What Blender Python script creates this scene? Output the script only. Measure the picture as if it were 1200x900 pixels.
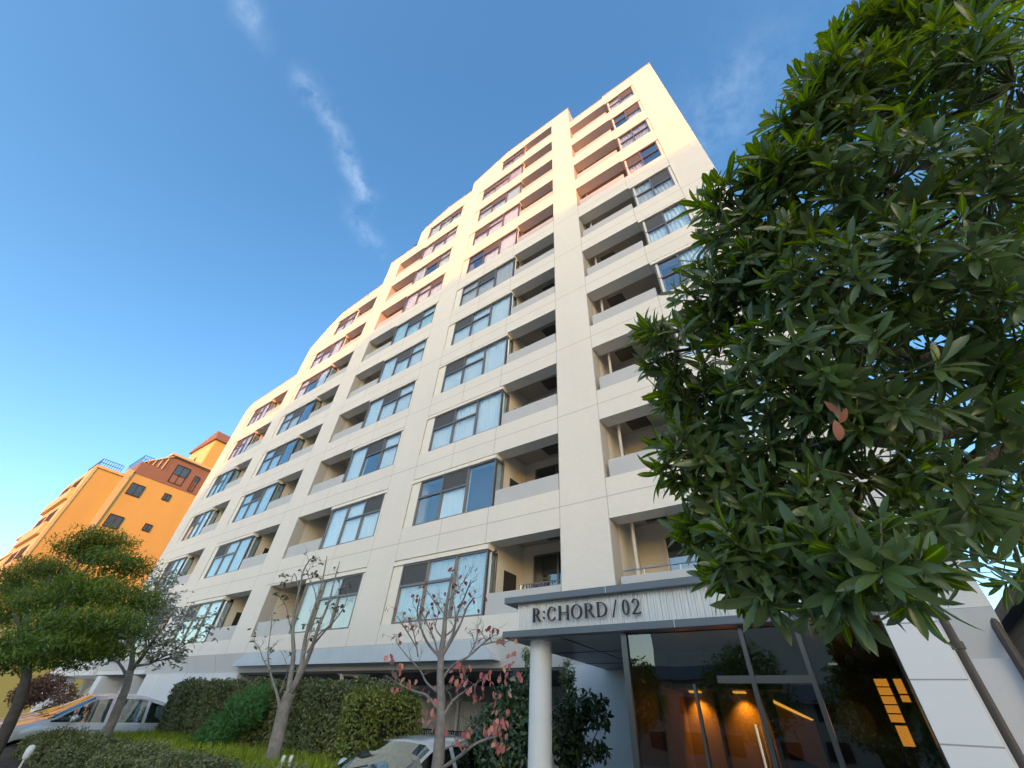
import bpy, math, random
import numpy as np
from mathutils import Vector, Matrix
for o in list(bpy.data.objects): bpy.data.objects.remove(o)
SC = bpy.context.scene; COL = SC.collection
R_ = math.radians
# ------------------------------------------------------------------ camera
YAW, PIT, ROL, FPX, CZ = 0.66096, 0.70228, 0.071614, 480.7, 1.5
_cy, _sy, _cp, _sp, _cr, _sr = math.cos(YAW), math.sin(YAW), math.cos(PIT), math.sin(PIT), math.cos(ROL), math.sin(ROL)
_fw = np.array([-_sy, _cy, 0]); _rt = np.array([_cy, _sy, 0]); _up = np.array([0, 0, 1.])
CW = _fw*_cp + _up*_sp; _u2 = _up*_cp - _fw*_sp
CR = _rt*_cr + _u2*_sr; CU = _u2*_cr - _rt*_sr
def ray(x, y): return CW + CR*(x-600)/FPX - CU*(y-450)/FPX
def at(x, y, Y): d = ray(x, y); return Vector(d/d[1]*Y + np.array([0, 0, CZ]))
def atd(x, y, d): return Vector(ray(x, y)*d + np.array([0, 0, CZ]))
cam = bpy.data.cameras.new('camera'); co = bpy.data.objects.new('camera', cam); COL.objects.link(co)
cam.sensor_width = 36; cam.lens = FPX/1200*36; cam.clip_start = 0.05; cam.clip_end = 2000
co.matrix_world = Matrix(((CR[0], CU[0], -CW[0], 0), (CR[1], CU[1], -CW[1], 0), (CR[2], CU[2], -CW[2], CZ), (0, 0, 0, 1)))
SC.camera = co
# ------------------------------------------------------------------ world, sun, exposure
SUN_EL, SUN_AZ = R_(10.5), R_(152)          # azimuth measured from +Y towards +X
w = bpy.data.worlds.new('World'); SC.world = w; w.use_nodes = True
nt = w.node_tree; nt.nodes.clear()
out = nt.nodes.new('ShaderNodeOutputWorld'); bg = nt.nodes.new('ShaderNodeBackground')
sky = nt.nodes.new('ShaderNodeTexSky'); sky.sky_type = 'NISHITA'; sky.sun_disc = False
sky.sun_elevation = SUN_EL; sky.sun_rotation = SUN_AZ; sky.air_density = 1.0; sky.dust_density = 1.6; sky.ozone_density = 1.7
bg.inputs[1].default_value = 0.15
tc = nt.nodes.new('ShaderNodeTexCoord')
mp = nt.nodes.new('ShaderNodeMapping'); mp.inputs['Rotation'].default_value = (0.5, 0.3, 0.4); mp.inputs['Scale'].default_value = (1.5, 6.0, 3.0)
nz = nt.nodes.new('ShaderNodeTexNoise'); nz.inputs['Scale'].default_value = 1.3; nz.inputs['Detail'].default_value = 8; nz.inputs['Roughness'].default_value = 0.62; nz.inputs['Distortion'].default_value = 0.6
rp = nt.nodes.new('ShaderNodeValToRGB'); rp.color_ramp.elements[0].position = 0.56; rp.color_ramp.elements[1].position = 0.85
rp.color_ramp.elements[1].color = (0.5, 0.5, 0.5, 1)
mx = nt.nodes.new('ShaderNodeMix'); mx.data_type = 'RGBA'; mx.inputs[7].default_value = (5.6, 5.9, 6.3, 1)
hs = nt.nodes.new('ShaderNodeHueSaturation'); hs.inputs['Saturation'].default_value = 1.25
L = nt.links.new
L(tc.outputs['Generated'], mp.inputs[0]); L(mp.outputs[0], nz.inputs[0]); L(nz.outputs[0], rp.inputs[0])
# a few wisps of cirrus at their own directions
def wisp(d, ax, wid, lng, amp):
    d = Vector(d).normalized(); ax = Vector(ax); ax = (ax - d*ax.dot(d)).normalized(); bx = d.cross(ax)
    n2 = nt.nodes.new('ShaderNodeVectorMath'); n2.operation = 'DOT_PRODUCT'; n2.inputs[1].default_value = ax
    n3 = nt.nodes.new('ShaderNodeVectorMath'); n3.operation = 'DOT_PRODUCT'; n3.inputs[1].default_value = bx
    n4 = nt.nodes.new('ShaderNodeVectorMath'); n4.operation = 'DOT_PRODUCT'; n4.inputs[1].default_value = d
    for n in (n2, n3, n4): L(wv.outputs[0], n.inputs[0])
    def m(op, a, b):
        q = nt.nodes.new('ShaderNodeMath'); q.operation = op
        for i, v in enumerate((a, b)):
            if isinstance(v, (int, float)): q.inputs[i].default_value = v
            else: L(v, q.inputs[i])
        return q.outputs[0]
    a = m('POWER', m('ABSOLUTE', m('DIVIDE', n2.outputs['Value'], lng), 0), 2.0)
    b = m('POWER', m('ABSOLUTE', m('DIVIDE', n3.outputs['Value'], wid), 0), 2.0)
    e = m('POWER', 2.718, m('MULTIPLY', m('ADD', a, b), -1.0))
    e = m('MULTIPLY', e, m('GREATER_THAN', n4.outputs['Value'], 0.0))
    return m('MULTIPLY', e, amp)
wn = nt.nodes.new('ShaderNodeTexNoise'); wn.inputs['Scale'].default_value = 16; wn.inputs['Detail'].default_value = 6
L(tc.outputs['Generated'], wn.inputs[0])
ws = nt.nodes.new('ShaderNodeVectorMath'); ws.operation = 'SCALE'; ws.inputs['Scale'].default_value = 0.044
L(wn.outputs['Color'], ws.inputs[0])
wv = nt.nodes.new('ShaderNodeVectorMath'); wv.operation = 'ADD'
L(tc.outputs['Generated'], wv.inputs[0]); L(ws.outputs[0], wv.inputs[1])
off = Vector((0.022, 0.022, 0.022))
def dirp(x, y): return (Vector(ray(x, y)).normalized() + off)
W = [(422, 218, 440, 252, .018, .036, .17), (402, 172, 414, 200, .018, .034, .11), (288, 8, 300, 36, .018, .035, .08), (362, 108, 380, 135, .018, .03, .10), (850, 120, 900, 60, .06, .11, .055), (430, 275, 450, 300, .02, .05, .08), (385, 140, 400, 165, .014, .03, .06)]
acc = None
for x0, y0, x1, y1, wd, lg, am in W:
    d = dirp(x0, y0); v = wisp(d, dirp(x1, y1)-d, wd, lg, am)
    if acc is None: acc = v
    else:
        q = nt.nodes.new('ShaderNodeMath'); q.operation = 'ADD'; L(acc, q.inputs[0]); L(v, q.inputs[1]); acc = q.outputs[0]
wf = nt.nodes.new('ShaderNodeTexNoise'); wf.inputs['Scale'].default_value = 20; wf.inputs['Detail'].default_value = 8; wf.inputs['Roughness'].default_value = .65
L(tc.outputs['Generated'], wf.inputs[0])
wr_ = nt.nodes.new('ShaderNodeMapRange'); wr_.inputs[1].default_value = .38; wr_.inputs[2].default_value = .68; L(wf.outputs[0], wr_.inputs[0])
q = nt.nodes.new('ShaderNodeMath'); q.operation = 'MULTIPLY'; L(acc, q.inputs[0]); L(wr_.outputs[0], q.inputs[1])
L(q.outputs[0], mx.inputs[0])
L(sky.outputs[0], hs.inputs['Color']); L(hs.outputs[0], mx.inputs[6]); L(mx.outputs[2], bg.inputs[0]); L(bg.outputs[0], out.inputs[0])
sl = bpy.data.lights.new('sun', 'SUN'); sl.energy = 2.0; sl.angle = R_(0.5); sl.color = (1.0, 0.20, 0.0)
so = bpy.data.objects.new('sun', sl); COL.objects.link(so)
sdir = Vector((math.sin(SUN_AZ)*math.cos(SUN_EL), math.cos(SUN_AZ)*math.cos(SUN_EL), math.sin(SUN_EL)))
so.rotation_euler = sdir.to_track_quat('Z', 'Y').to_euler(); so.location = sdir*60
SC.render.engine = 'CYCLES'
vs = SC.view_settings; vs.view_transform = 'Standard'; vs.look = 'None'; vs.exposure = 1.74; vs.gamma = 1; vs.use_curve_mapping = False
# ------------------------------------------------------------------ mesh helpers
rnd = random.Random(7); nr = np.random.default_rng(7)
class MB:
    def __init__(s): s.v = []; s.f = []; s.m = []
    def add(s, vs, fs, mi=0):
        b = len(s.v); s.v += [tuple(v) for v in vs]; s.f += [tuple(i+b for i in f) for f in fs]; s.m += [mi]*len(fs); return s
    def box(s, x0, x1, y0, y1, z0, z1, mi=0):
        return s.add([(x0,y0,z0),(x1,y0,z0),(x1,y1,z0),(x0,y1,z0),(x0,y0,z1),(x1,y0,z1),(x1,y1,z1),(x0,y1,z1)],
                     [(0,3,2,1),(4,5,6,7),(0,1,5,4),(1,2,6,5),(2,3,7,6),(3,0,4,7)], mi)
    def prism(s, poly, y0, y1, mi=0, ax='y'):      # poly of (x,z), counter-clockwise seen from -Y
        n = len(poly)
        if ax == 'y': vs = [(x, y0, z) for x, z in poly]+[(x, y1, z) for x, z in poly]
        elif ax == 'x': vs = [(y0, x, z) for x, z in poly]+[(y1, x, z) for x, z in poly]
        else: vs = [(x, z, y0) for x, z in poly]+[(x, z, y1) for x, z in poly]
        fs = [tuple(range(n)), tuple(reversed(range(n, 2*n)))]+[((i+1) % n, i, i+n, (i+1) % n+n) for i in range(n)]
        return s.add(vs, fs, mi)
    def tube(s, pts, rad, n=6, mi=0, cap=True):
        pts = [Vector(p) for p in pts]
        if not hasattr(rad, '__len__'): rad = [rad]*len(pts)
        vs = []; a = None
        for i, p in enumerate(pts):
            d = (pts[min(i+1, len(pts)-1)]-pts[max(i-1, 0)]).normalized()
            if a is None: a = d.orthogonal().normalized()
            a = (a-d*a.dot(d)).normalized(); b = d.cross(a)
            for k in range(n):
                t = 2*math.pi*k/n; vs.append(p+(a*math.cos(t)+b*math.sin(t))*rad[i])
        fs = [(i*n+k, i*n+(k+1) % n, (i+1)*n+(k+1) % n, (i+1)*n+k) for i in range(len(pts)-1) for k in range(n)]
        if cap: fs += [tuple(reversed(range(n))), tuple(range((len(pts)-1)*n, len(pts)*n))]
        return s.add(vs, fs, mi)
    def lathe(s, c, prof, n=20, axis='z', mi=0):
        c = Vector(c); vs = []
        for r, h in prof:
            for k in range(n):
                t = 2*math.pi*k/n; a, b = r*math.cos(t), r*math.sin(t)
                vs.append(c+(Vector((a, b, h)) if axis == 'z' else Vector((h, a, b)) if axis == 'x' else Vector((a, h, b))))
        fs = [(i*n+k, i*n+(k+1) % n, (i+1)*n+(k+1) % n, (i+1)*n+k) for i in range(len(prof)-1) for k in range(n)]
        fs += [tuple(reversed(range(n))), tuple(range((len(prof)-1)*n, len(prof)*n))]
        return s.add(vs, fs, mi)
    def mesh(s, name, smooth=False):
        me = bpy.data.meshes.new(name); me.from_pydata(s.v, [], s.f); me.update()
        if smooth: me.polygons.foreach_set('use_smooth', [True]*len(me.polygons))
        return me
    def build(s, name, mats, parent=None, smooth=False, bevel=0, sharp=None):
        if not s.f: return None
        me = s.mesh(name, smooth); mats = mats if isinstance(mats, (list, tuple)) else [mats]
        for m in mats: me.materials.append(m)
        if len(mats) > 1: me.polygons.foreach_set('material_index', s.m)
        if sharp is not None: me.set_sharp_from_angle(angle=R_(sharp))
        return link(name, me, parent, bevel)
def link(name, me, parent=None, bevel=0):
    o = bpy.data.objects.new(name, me); COL.objects.link(o)
    if parent is not None and parent.get('_local'):
        o.parent = parent
    elif parent is not None:
        o.parent = parent; o.matrix_parent_inverse = Matrix.Translation(-Vector(parent.location)) if parent.rotation_euler.z == 0 else parent_inv(parent)
    if bevel:
        b = o.modifiers.new('bevel', 'BEVEL'); b.width = bevel; b.segments = 2; b.limit_method = 'ANGLE'
    return o
def parent_inv(p):
    return (Matrix.Translation(p.location) @ Matrix.Rotation(p.rotation_euler.z, 4, 'Z')).inverted()
def thing(name, label, cat, loc=(0, 0, 0), rz=0, group=None):
    o = bpy.data.objects.new(name, None); COL.objects.link(o); o.empty_display_size = .3
    o.location = loc; o.rotation_euler = (0, 0, rz); o['label'] = label; o['category'] = cat
    if group: o['group'] = group
    return o
def tag(o, label=None, cat=None, group=None, kind=None):
    if label: o['label'] = label
    if cat: o['category'] = cat
    if group: o['group'] = group
    if kind: o['kind'] = kind
    return o
# ------------------------------------------------------------------ materials
def mat(name, col, rough=0.6, metal=0, spec=0.5, noise=0, nscale=5, bump=0, bscale=40, coat=0, emis=None, estr=0):
    m = bpy.data.materials.new(name); m.use_nodes = True; t = m.node_tree; b = t.nodes['Principled BSDF']
    b.inputs['Base Color'].default_value = (*col, 1); b.inputs['Roughness'].default_value = rough; b.inputs['Metallic'].default_value = metal
    b.inputs['Specular IOR Level'].default_value = spec; b.inputs['Coat Weight'].default_value = coat; b.inputs['Coat Roughness'].default_value = .04
    if emis: b.inputs['Emission Color'].default_value = (*emis, 1); b.inputs['Emission Strength'].default_value = estr
    g = t.nodes.new('ShaderNodeNewGeometry')
    if noise:
        n = t.nodes.new('ShaderNodeTexNoise'); n.inputs['Scale'].default_value = nscale; n.inputs['Detail'].default_value = 5; n.inputs['Roughness'].default_value = .6
        r = t.nodes.new('ShaderNodeMapRange'); r.inputs[1].default_value = .3; r.inputs[2].default_value = .7; r.inputs[3].default_value = 1-noise; r.inputs[4].default_value = 1+noise
        mu = t.nodes.new('ShaderNodeVectorMath'); mu.operation = 'SCALE'; mu.inputs[0].default_value = col
        t.links.new(g.outputs['Position'], n.inputs[0]); t.links.new(n.outputs[0], r.inputs[0]); t.links.new(r.outputs[0], mu.inputs['Scale']); t.links.new(mu.outputs[0], b.inputs['Base Color'])
    if bump:
        n = t.nodes.new('ShaderNodeTexNoise'); n.inputs['Scale'].default_value = bscale; n.inputs['Detail'].default_value = 4
        bp = t.nodes.new('ShaderNodeBump'); bp.inputs['Strength'].default_value = bump; bp.inputs['Distance'].default_value = .02
        t.links.new(g.outputs['Position'], n.inputs[0]); t.links.new(n.outputs[0], bp.inputs['Height']); t.links.new(bp.outputs[0], b.inputs['Normal'])
    return m
def wall_mat(name, col, zj=(), xj=(), tile=True, jw=.012, dark=.55, stain=.03):
    """painted/tiled wall with real joint lines at given heights and X positions"""
    m = mat(name, col, .62, spec=.3); t = m.node_tree; b = t.nodes['Principled BSDF']; N = t.nodes.new; K = t.links.new
    g = N('ShaderNodeNewGeometry'); s = N('ShaderNodeSeparateXYZ'); K(g.outputs['Position'], s.inputs[0])
    def M(op, a, c=0, d=0):
        q = N('ShaderNodeMath'); q.operation = op
        for i, v in enumerate((a, c, d)):
            if isinstance(v, (int, float)): q.inputs[i].default_value = v
            else: K(v, q.inputs[i])
        return q.outputs[0]
    j = None
    for (per, offz) in zj:      # periodic horizontal joints
        v = M('LESS_THAN', M('ABSOLUTE', M('SUBTRACT', M('MODULO', M('ADD', s.outputs[2], per*10-offz+per/2), per), per/2)), jw)
        j = v if j is None else M('MAXIMUM', j, v)
    for x in xj:
        v = M('LESS_THAN', M('ABSOLUTE', M('SUBTRACT', s.outputs[0], x)), jw)
        j = v if j is None else M('MAXIMUM', j, v)
    n = N('ShaderNodeTexNoise'); n.inputs['Scale'].default_value = .35; n.inputs['Detail'].default_value = 8; K(g.outputs['Position'], n.inputs[0])
    n2 = N('ShaderNodeTexNoise'); n2.inputs['Scale'].default_value = 1.0; n2.inputs['Detail'].default_value = 6
    mpp = N('ShaderNodeMapping'); mpp.inputs['Scale'].default_value = (1.1, 1.1, .16); K(g.outputs['Position'], mpp.inputs[0]); K(mpp.outputs[0], n2.inputs[0])
    f = M('ADD', M('MULTIPLY', M('SUBTRACT', n.outputs[0], .5), stain*2.2), M('ADD', 1.0, M('MULTIPLY', M('SUBTRACT', n2.outputs[0], .5), stain*2.4)))
    hgt = M('MULTIPLY', n2.outputs[0], .1)
    if tile:
        tx = M('LESS_THAN', M('ABSOLUTE', M('SUBTRACT', M('MODULO', M('ADD', M('ADD', s.outputs[0], s.outputs[1]), 100), .1), .05)), .0035)
        tz = M('LESS_THAN', M('ABSOLUTE', M('SUBTRACT', M('MODULO', M('ADD', s.outputs[2], 10), .05), .025)), .0035)
        tt = M('MAXIMUM', tx, tz); f = M('MULTIPLY', f, M('SUBTRACT', 1.0, M('MULTIPLY', tt, .06)))
        wn_ = N('ShaderNodeTexWhiteNoise'); sn = N('ShaderNodeVectorMath'); sn.operation = 'SNAP'; sn.inputs[1].default_value = (.1, .1, .05)
        K(g.outputs['Position'], sn.inputs[0]); K(sn.outputs[0], wn_.inputs[0])
        f = M('MULTIPLY', f, M('ADD', .985, M('MULTIPLY', wn_.outputs[0], .03))); hgt = M('SUBTRACT', hgt, M('MULTIPLY', tt, .3))
    if j is not None:
        f = M('MULTIPLY', f, M('SUBTRACT', 1.0, M('MULTIPLY', j, dark))); hgt = M('SUBTRACT', hgt, j)
    sc = N('ShaderNodeVectorMath'); sc.operation = 'SCALE'; sc.inputs[0].default_value = col; K(f, sc.inputs['Scale']); K(sc.outputs[0], b.inputs['Base Color'])
    bp = N('ShaderNodeBump'); bp.inputs['Strength'].default_value = .35; bp.inputs['Distance'].default_value = .01; K(hgt, bp.inputs['Height']); K(bp.outputs[0], b.inputs['Normal'])
    return m
def glass_mat(name, tint=(.75, .9, .92), refl=.30, rcol=(.9, .97, 1)):
    m = bpy.data.materials.new(name); m.use_nodes = True; t = m.node_tree; t.nodes.clear(); N = t.nodes.new; K = t.links.new
    o = N('ShaderNodeOutputMaterial'); tr = N('ShaderNodeBsdfTransparent'); tr.inputs[0].default_value = (*tint, 1)
    gl = N('ShaderNodeBsdfGlossy'); gl.inputs['Roughness'].default_value = .015; gl.inputs[0].default_value = (*rcol, 1)
    fr = N('ShaderNodeFresnel'); bf = N('ShaderNodeNewGeometry'); io = N('ShaderNodeMapRange'); io.inputs[3].default_value = 1.5; io.inputs[4].default_value = 1/1.5
    K(bf.outputs['Backfacing'], io.inputs[0]); K(io.outputs[0], fr.inputs[0])
    ad = N('ShaderNodeMath'); ad.operation = 'MULTIPLY_ADD'; ad.inputs[1].default_value = 1.3; ad.inputs[2].default_value = refl; ad.use_clamp = True
    # slight waviness of real panes
    g = N('ShaderNodeNewGeometry'); n = N('ShaderNodeTexNoise'); n.inputs['Scale'].default_value = 1.1; bp = N('ShaderNodeBump'); bp.inputs['Strength'].default_value = .05; bp.inputs['Distance'].default_value = .05
    K(g.outputs['Position'], n.inputs[0]); K(n.outputs[0], bp.inputs['Height']); K(bp.outputs[0], gl.inputs['Normal'])
    mxs = N('ShaderNodeMixShader'); K(fr.outputs[0], ad.inputs[0]); K(ad.outputs[0], mxs.inputs[0]); K(tr.outputs[0], mxs.inputs[1]); K(gl.outputs[0], mxs.inputs[2]); K(mxs.outputs[0], o.inputs[0])
    return m
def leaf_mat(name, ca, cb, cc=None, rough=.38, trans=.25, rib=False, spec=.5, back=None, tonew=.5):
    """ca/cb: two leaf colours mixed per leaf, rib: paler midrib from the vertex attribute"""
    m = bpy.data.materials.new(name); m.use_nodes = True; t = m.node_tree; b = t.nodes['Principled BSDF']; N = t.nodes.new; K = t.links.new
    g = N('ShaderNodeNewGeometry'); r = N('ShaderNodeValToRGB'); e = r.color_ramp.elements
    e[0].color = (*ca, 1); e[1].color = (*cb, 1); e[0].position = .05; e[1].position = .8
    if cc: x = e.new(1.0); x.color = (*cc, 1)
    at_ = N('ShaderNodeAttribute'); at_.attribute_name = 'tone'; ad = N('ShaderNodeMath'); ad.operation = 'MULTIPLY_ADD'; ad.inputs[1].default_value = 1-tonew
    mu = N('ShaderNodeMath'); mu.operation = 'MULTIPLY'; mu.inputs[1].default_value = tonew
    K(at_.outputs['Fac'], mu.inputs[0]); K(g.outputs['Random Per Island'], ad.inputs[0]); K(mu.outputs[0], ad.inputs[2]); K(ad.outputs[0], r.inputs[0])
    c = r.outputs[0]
    if rib:
        ar = N('ShaderNodeAttribute'); ar.attribute_name = 'rib'; pw = N('ShaderNodeMath'); pw.operation = 'POWER'; pw.inputs[1].default_value = 9; K(ar.outputs['Fac'], pw.inputs[0])
        mxx = N('ShaderNodeMix'); mxx.data_type = 'RGBA'; mxx.inputs[7].default_value = (cb[0]*2.4, cb[1]*2.0, cb[2]*1.6, 1); K(pw.outputs[0], mxx.inputs[0]); K(c, mxx.inputs[6]); c = mxx.outputs[2]
    if back:
        mb = N('ShaderNodeMix'); mb.data_type = 'RGBA'; mb.inputs[7].default_value = (*back, 1); K(g.outputs['Backfacing'], mb.inputs[0]); K(c, mb.inputs[6]); c = mb.outputs[2]
    K(c, b.inputs['Base Color']); b.inputs['Roughness'].default_value = rough; b.inputs['Specular IOR Level'].default_value = spec
    if trans:
        o = t.nodes['Material Output']; tl = N('ShaderNodeBsdfTranslucent'); hs_ = N('ShaderNodeHueSaturation'); hs_.inputs['Value'].default_value = 1.6; hs_.inputs['Saturation'].default_value = 1.1
        K(c, hs_.inputs['Color']); K(hs_.outputs[0], tl.inputs[0]); ms = N('ShaderNodeMixShader'); ms.inputs[0].default_value = trans
        K(b.outputs[0], ms.inputs[1]); K(tl.outputs[0], ms.inputs[2]); K(ms.outputs[0], o.inputs[0])
    return m
ZL = lambda k: 3*k-2.22
D = 9.378
XJ = (-34.3, -29.0, -27.55, -21.05, -19.5, -17.6, -15.5, -13.2, -11.76, -9.82, -7.86, -5.34, -3.94, -1.45, .47, -25.6, -23.5, -32.6, -30.9)
M_wall = wall_mat('white_tile_wall', (.755, .71, .63), [(3.0, ZL(3)-.52)], XJ, dark=.34, stain=.03)
M_side = wall_mat('painted_render', (.70, .66, .58), tile=False)
M_lower = wall_mat('lower_wall_panels', (.66, .66, .65), [], (-44, -41, -38, -35.9, -33, -30, -27, -24.4, -21.8, -14, -11, -5.34), tile=False, stain=.06)
M_grey = mat('balcony_panel_grey', (.50, .49, .47), .45, noise=.04, nscale=1.5)
M_cream = mat('cream_trim', (.80, .74, .62), .5, noise=.03)
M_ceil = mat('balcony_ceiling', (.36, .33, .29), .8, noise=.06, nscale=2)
M_frame = mat('window_aluminium', (.20, .17, .155), .35, .55)
M_glass = glass_mat('window_glass', (.92, .955, .96), .09)
M_screen = mat('insect_screen', (.07, .075, .08), .8)
M_dark = mat('dark_interior', (.035, .032, .03), .9)
M_hatch = mat('hatch_grille', (.05, .045, .04), .6)
M_pvc = mat('pvc_pipe', (.62, .58, .53), .4)
M_curt = [mat('curtain_white', (.86, .92, .93), .8), mat('curtain_aqua', (.70, .88, .88), .8), mat('curtain_cream', (.80, .70, .54), .8), mat('curtain_grey', (.58, .66, .68), .8)]
M_cap = mat('parapet_cap', (.62, .58, .52), .5)
M_black = mat('black_trim', (.012, .012, .013), .4)
M_steel = mat('steel', (.55, .55, .54), .28, .9)
# ------------------------------------------------------------------ ground
g = MB(); g.add([(-900, -900, 0), (900, -900, 0), (900, 900, 0), (-900, 900, 0)], [(0, 1, 2, 3)])
tag(g.build('ground', mat('ground_concrete', (.46, .45, .43), .85, noise=.15, nscale=.6, bump=.3)), kind='structure')
g = MB(); g.add([(-300, -12, .004), (300, -12, .004), (300, -1.8, .004), (-300, -1.8, .004)], [(0, 1, 2, 3)])
tag(g.build('road', mat('asphalt', (.05, .05, .052), .85, noise=.2, nscale=3, bump=.6, bscale=120)), kind='structure')
g = MB()
g.add([(-300, -2.3, .008), (300, -2.3, .008), (300, -2.15, .008), (-300, -2.15, .008)], [(0, 1, 2, 3)])
tag(g.build('road_marking', mat('road_paint', (.75, .75, .72), .6, noise=.1)), kind='structure')
g = MB(); g.box(-300, 300, -1.8, -1.62, 0, .13); tag(g.build('kerb', mat('kerb_stone', (.32, .31, .30), .8, noise=.1)), kind='structure')
g = MB(); g.box(-300, 300, -1.62, 1.6, 0, .10); tag(g.build('pavement', wall_mat('paving_blocks', (.42, .39, .36), stain=.1)), kind='structure')
# ------------------------------------------------------------------ main apartment building
B = thing('apartment_building', 'tall white tiled apartment block with stepped roofline and recessed balconies, upper storeys in orange sun', 'apartment building', (-17, D, 0))
YB = D+.5      # back of the front beams
YI = 11.15     # back wall of the balconies
YR = 22.0
OP, CE = 1.9, 2.3
wl = MB()
def seg(x0, x1, z0, z1, y0=D, y1=YB): wl.box(x0, x1, y0, y1, z0, z1)
bays = [  # x0, x1, levels, window span, balcony span, mirror
    dict(x=(-34.3, -29.0), lv=range(2, 8), win=(-33.8, -31.3), side=1, cuts=(.33, .64)),
    dict(x=(-27.55, -21.05), lv=range(2, 10), win=(-27.1, -23.5), side=1, cuts=(.32, .65)),
    dict(x=(-19.5, -13.2), lv=range(2, 12), win=(-16.8, -13.34), side=-1, cuts=(.345, .68)),
    dict(x=(-11.76, -5.34), lv=range(2, 13), win=(-11.3, -7.75), side=1, cuts=(.33, .66)),
    dict(x=(-3.94, .47), lv=range(2, 12), win=(-1.3, .35), side=-2, cuts=(.5,)),
]
tops = [7, 9, 11, 12, 11]
# pillars (their tops meet the stepped roof pieces)
for x0, x1, zt in [(-35.95, -34.3, 20.68), (-29.0, -27.55, 20.68), (-21.05, -19.5, 26.68), (-13.2, -11.76, 32.68), (-5.34, -3.94, 35.68), (.47, 1.8, 32.68)]:
    seg(x0, x1, 3.27, zt)
for bi, b in enumerate(bays):
    x0, x1 = b['x']
    seg(x0, x1, 3.27, ZL(2))
    for k in list(b['lv'])[:-1]: seg(x0, x1, ZL(k)+OP, ZL(k+1))
# roof pieces
wl.prism([(-35.95, 20.68), (-29.0, 20.68), (-29.0, 22.1), (-35.2, 21.8), (-35.95, 21.3)], D, YB)
wl.prism([(-29.0, 20.68), (-27.55, 20.68), (-27.55, 26.62), (-29.0, 25.1)], D, YB)
seg(-27.55, -25.9, ZL(9), 26.68)
wl.prism([(-27.55, 26.68), (-21.05, 26.68), (-21.05, 28.05), (-26.1, 27.7), (-27.4, 26.78), (-27.55, 26.7)], D, YB)
seg(-21.05, -19.5, 26.68, 31.0)
seg(-19.5, -18.0, ZL(11), 31.0)
wl.prism([(-18.0, ZL(11)), (-16.9, ZL(11)), (-16.9, 33.55), (-17.7, 33.3), (-18.0, 33.0)], D, YB)
wl.prism([(-16.9, 32.68), (-13.2, 32.68), (-13.2, 34.12), (-15.3, 34.15), (-16.9, 33.6)], D, YB)
seg(-13.2, -12.7, 32.68, 34.1)
wl.prism([(-12.7, 32.68), (-11.76, 32.68), (-11.76, 35.88), (-12.7, 35.5)], D, YB)
wl.prism([(-11.76, ZL(12)), (-9.9, ZL(12)), (-9.9, 36.62), (-11.76, 35.88)], D, YB)
wl.prism([(-9.9, 35.68), (-5.34, 35.68), (-5.34, 36.75), (-9.4, 36.8), (-9.9, 36.62)], D, YB)
seg(-5.34, -3.94, 35.68, 36.75)
seg(-3.94, -1.45, 32.68, 33.75); seg(-1.45, 1.8, 32.68, 34.0)
# solid core with room depth behind
core = MB()
for x0, x1, zt, yf in [(-35.95, -29.0, 21.3, YI), (-29.0, -21.05, 26.6, YI), (-21.05, -18.0, 30.8, YI), (-18.0, -12.7, 33.0, YI), (-12.7, -9.6, 35.3, YI), (-9.6, -3.94, 36.5, YI), (-3.94, 1.8, 33.6, YI)]:
    core.box(x0, x1, yf, YR, 3.27, zt)
# returns of the roof steps and end walls
core.box(-35.95, -35.45, YB, YI, 3.27, 21.0); core.box(1.3, 1.8, YB, YI, 3.27, 33.6)
for xa, za in [(-29.0, 25.0), (-21.05, 30.8), (-12.7, 35.3)]: core.box(xa+.006, xa+.4, YB, YI, 3.27, za)
core.box(-4.34, -3.946, YB, YI, 3.27, 36.6)
for xa, xb, z in [(-36.0, -28.6, 21.7), (-28.6, -20.6, 27.6), (-20.6, -12.6, 33.0)]: pass
for bi, b in enumerate(bays):      # slabs: ceiling of each balcony
    x0, x1 = b['x']
    for k in list(b['lv']):
        last = k == tops[bi]
        core.box((x0-.3, -25.7, -16.9, -9.6, x0-.3)[bi] if last else x0-.3, x1+.3, YB, YI, ZL(k)+CE, (21.4, 27.5, 33.4, 36.4, 33.5)[bi] if last else ZL(k)+2.98)
    core.box(x0-.3, x1+.3, YB, YI, ZL(2)-.5, ZL(2)-.02)
    # outer jamb walls beside balcony
    for xa in ((x0-.45, x0) if bi else (x0-.3, x0),): core.box(xa[0], xa[1], YB, YI, 3.3, (21.0, 24.9, 30.7, 35.2, 33.5)[bi])
    core.box(x1, x1+.45, YB, YI, 3.3, (21.4, 27.5, 33.4, 36.4, 33.5)[bi])
wl.build('wall', M_wall, B)
core.build('core_wall', M_side, B)
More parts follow.
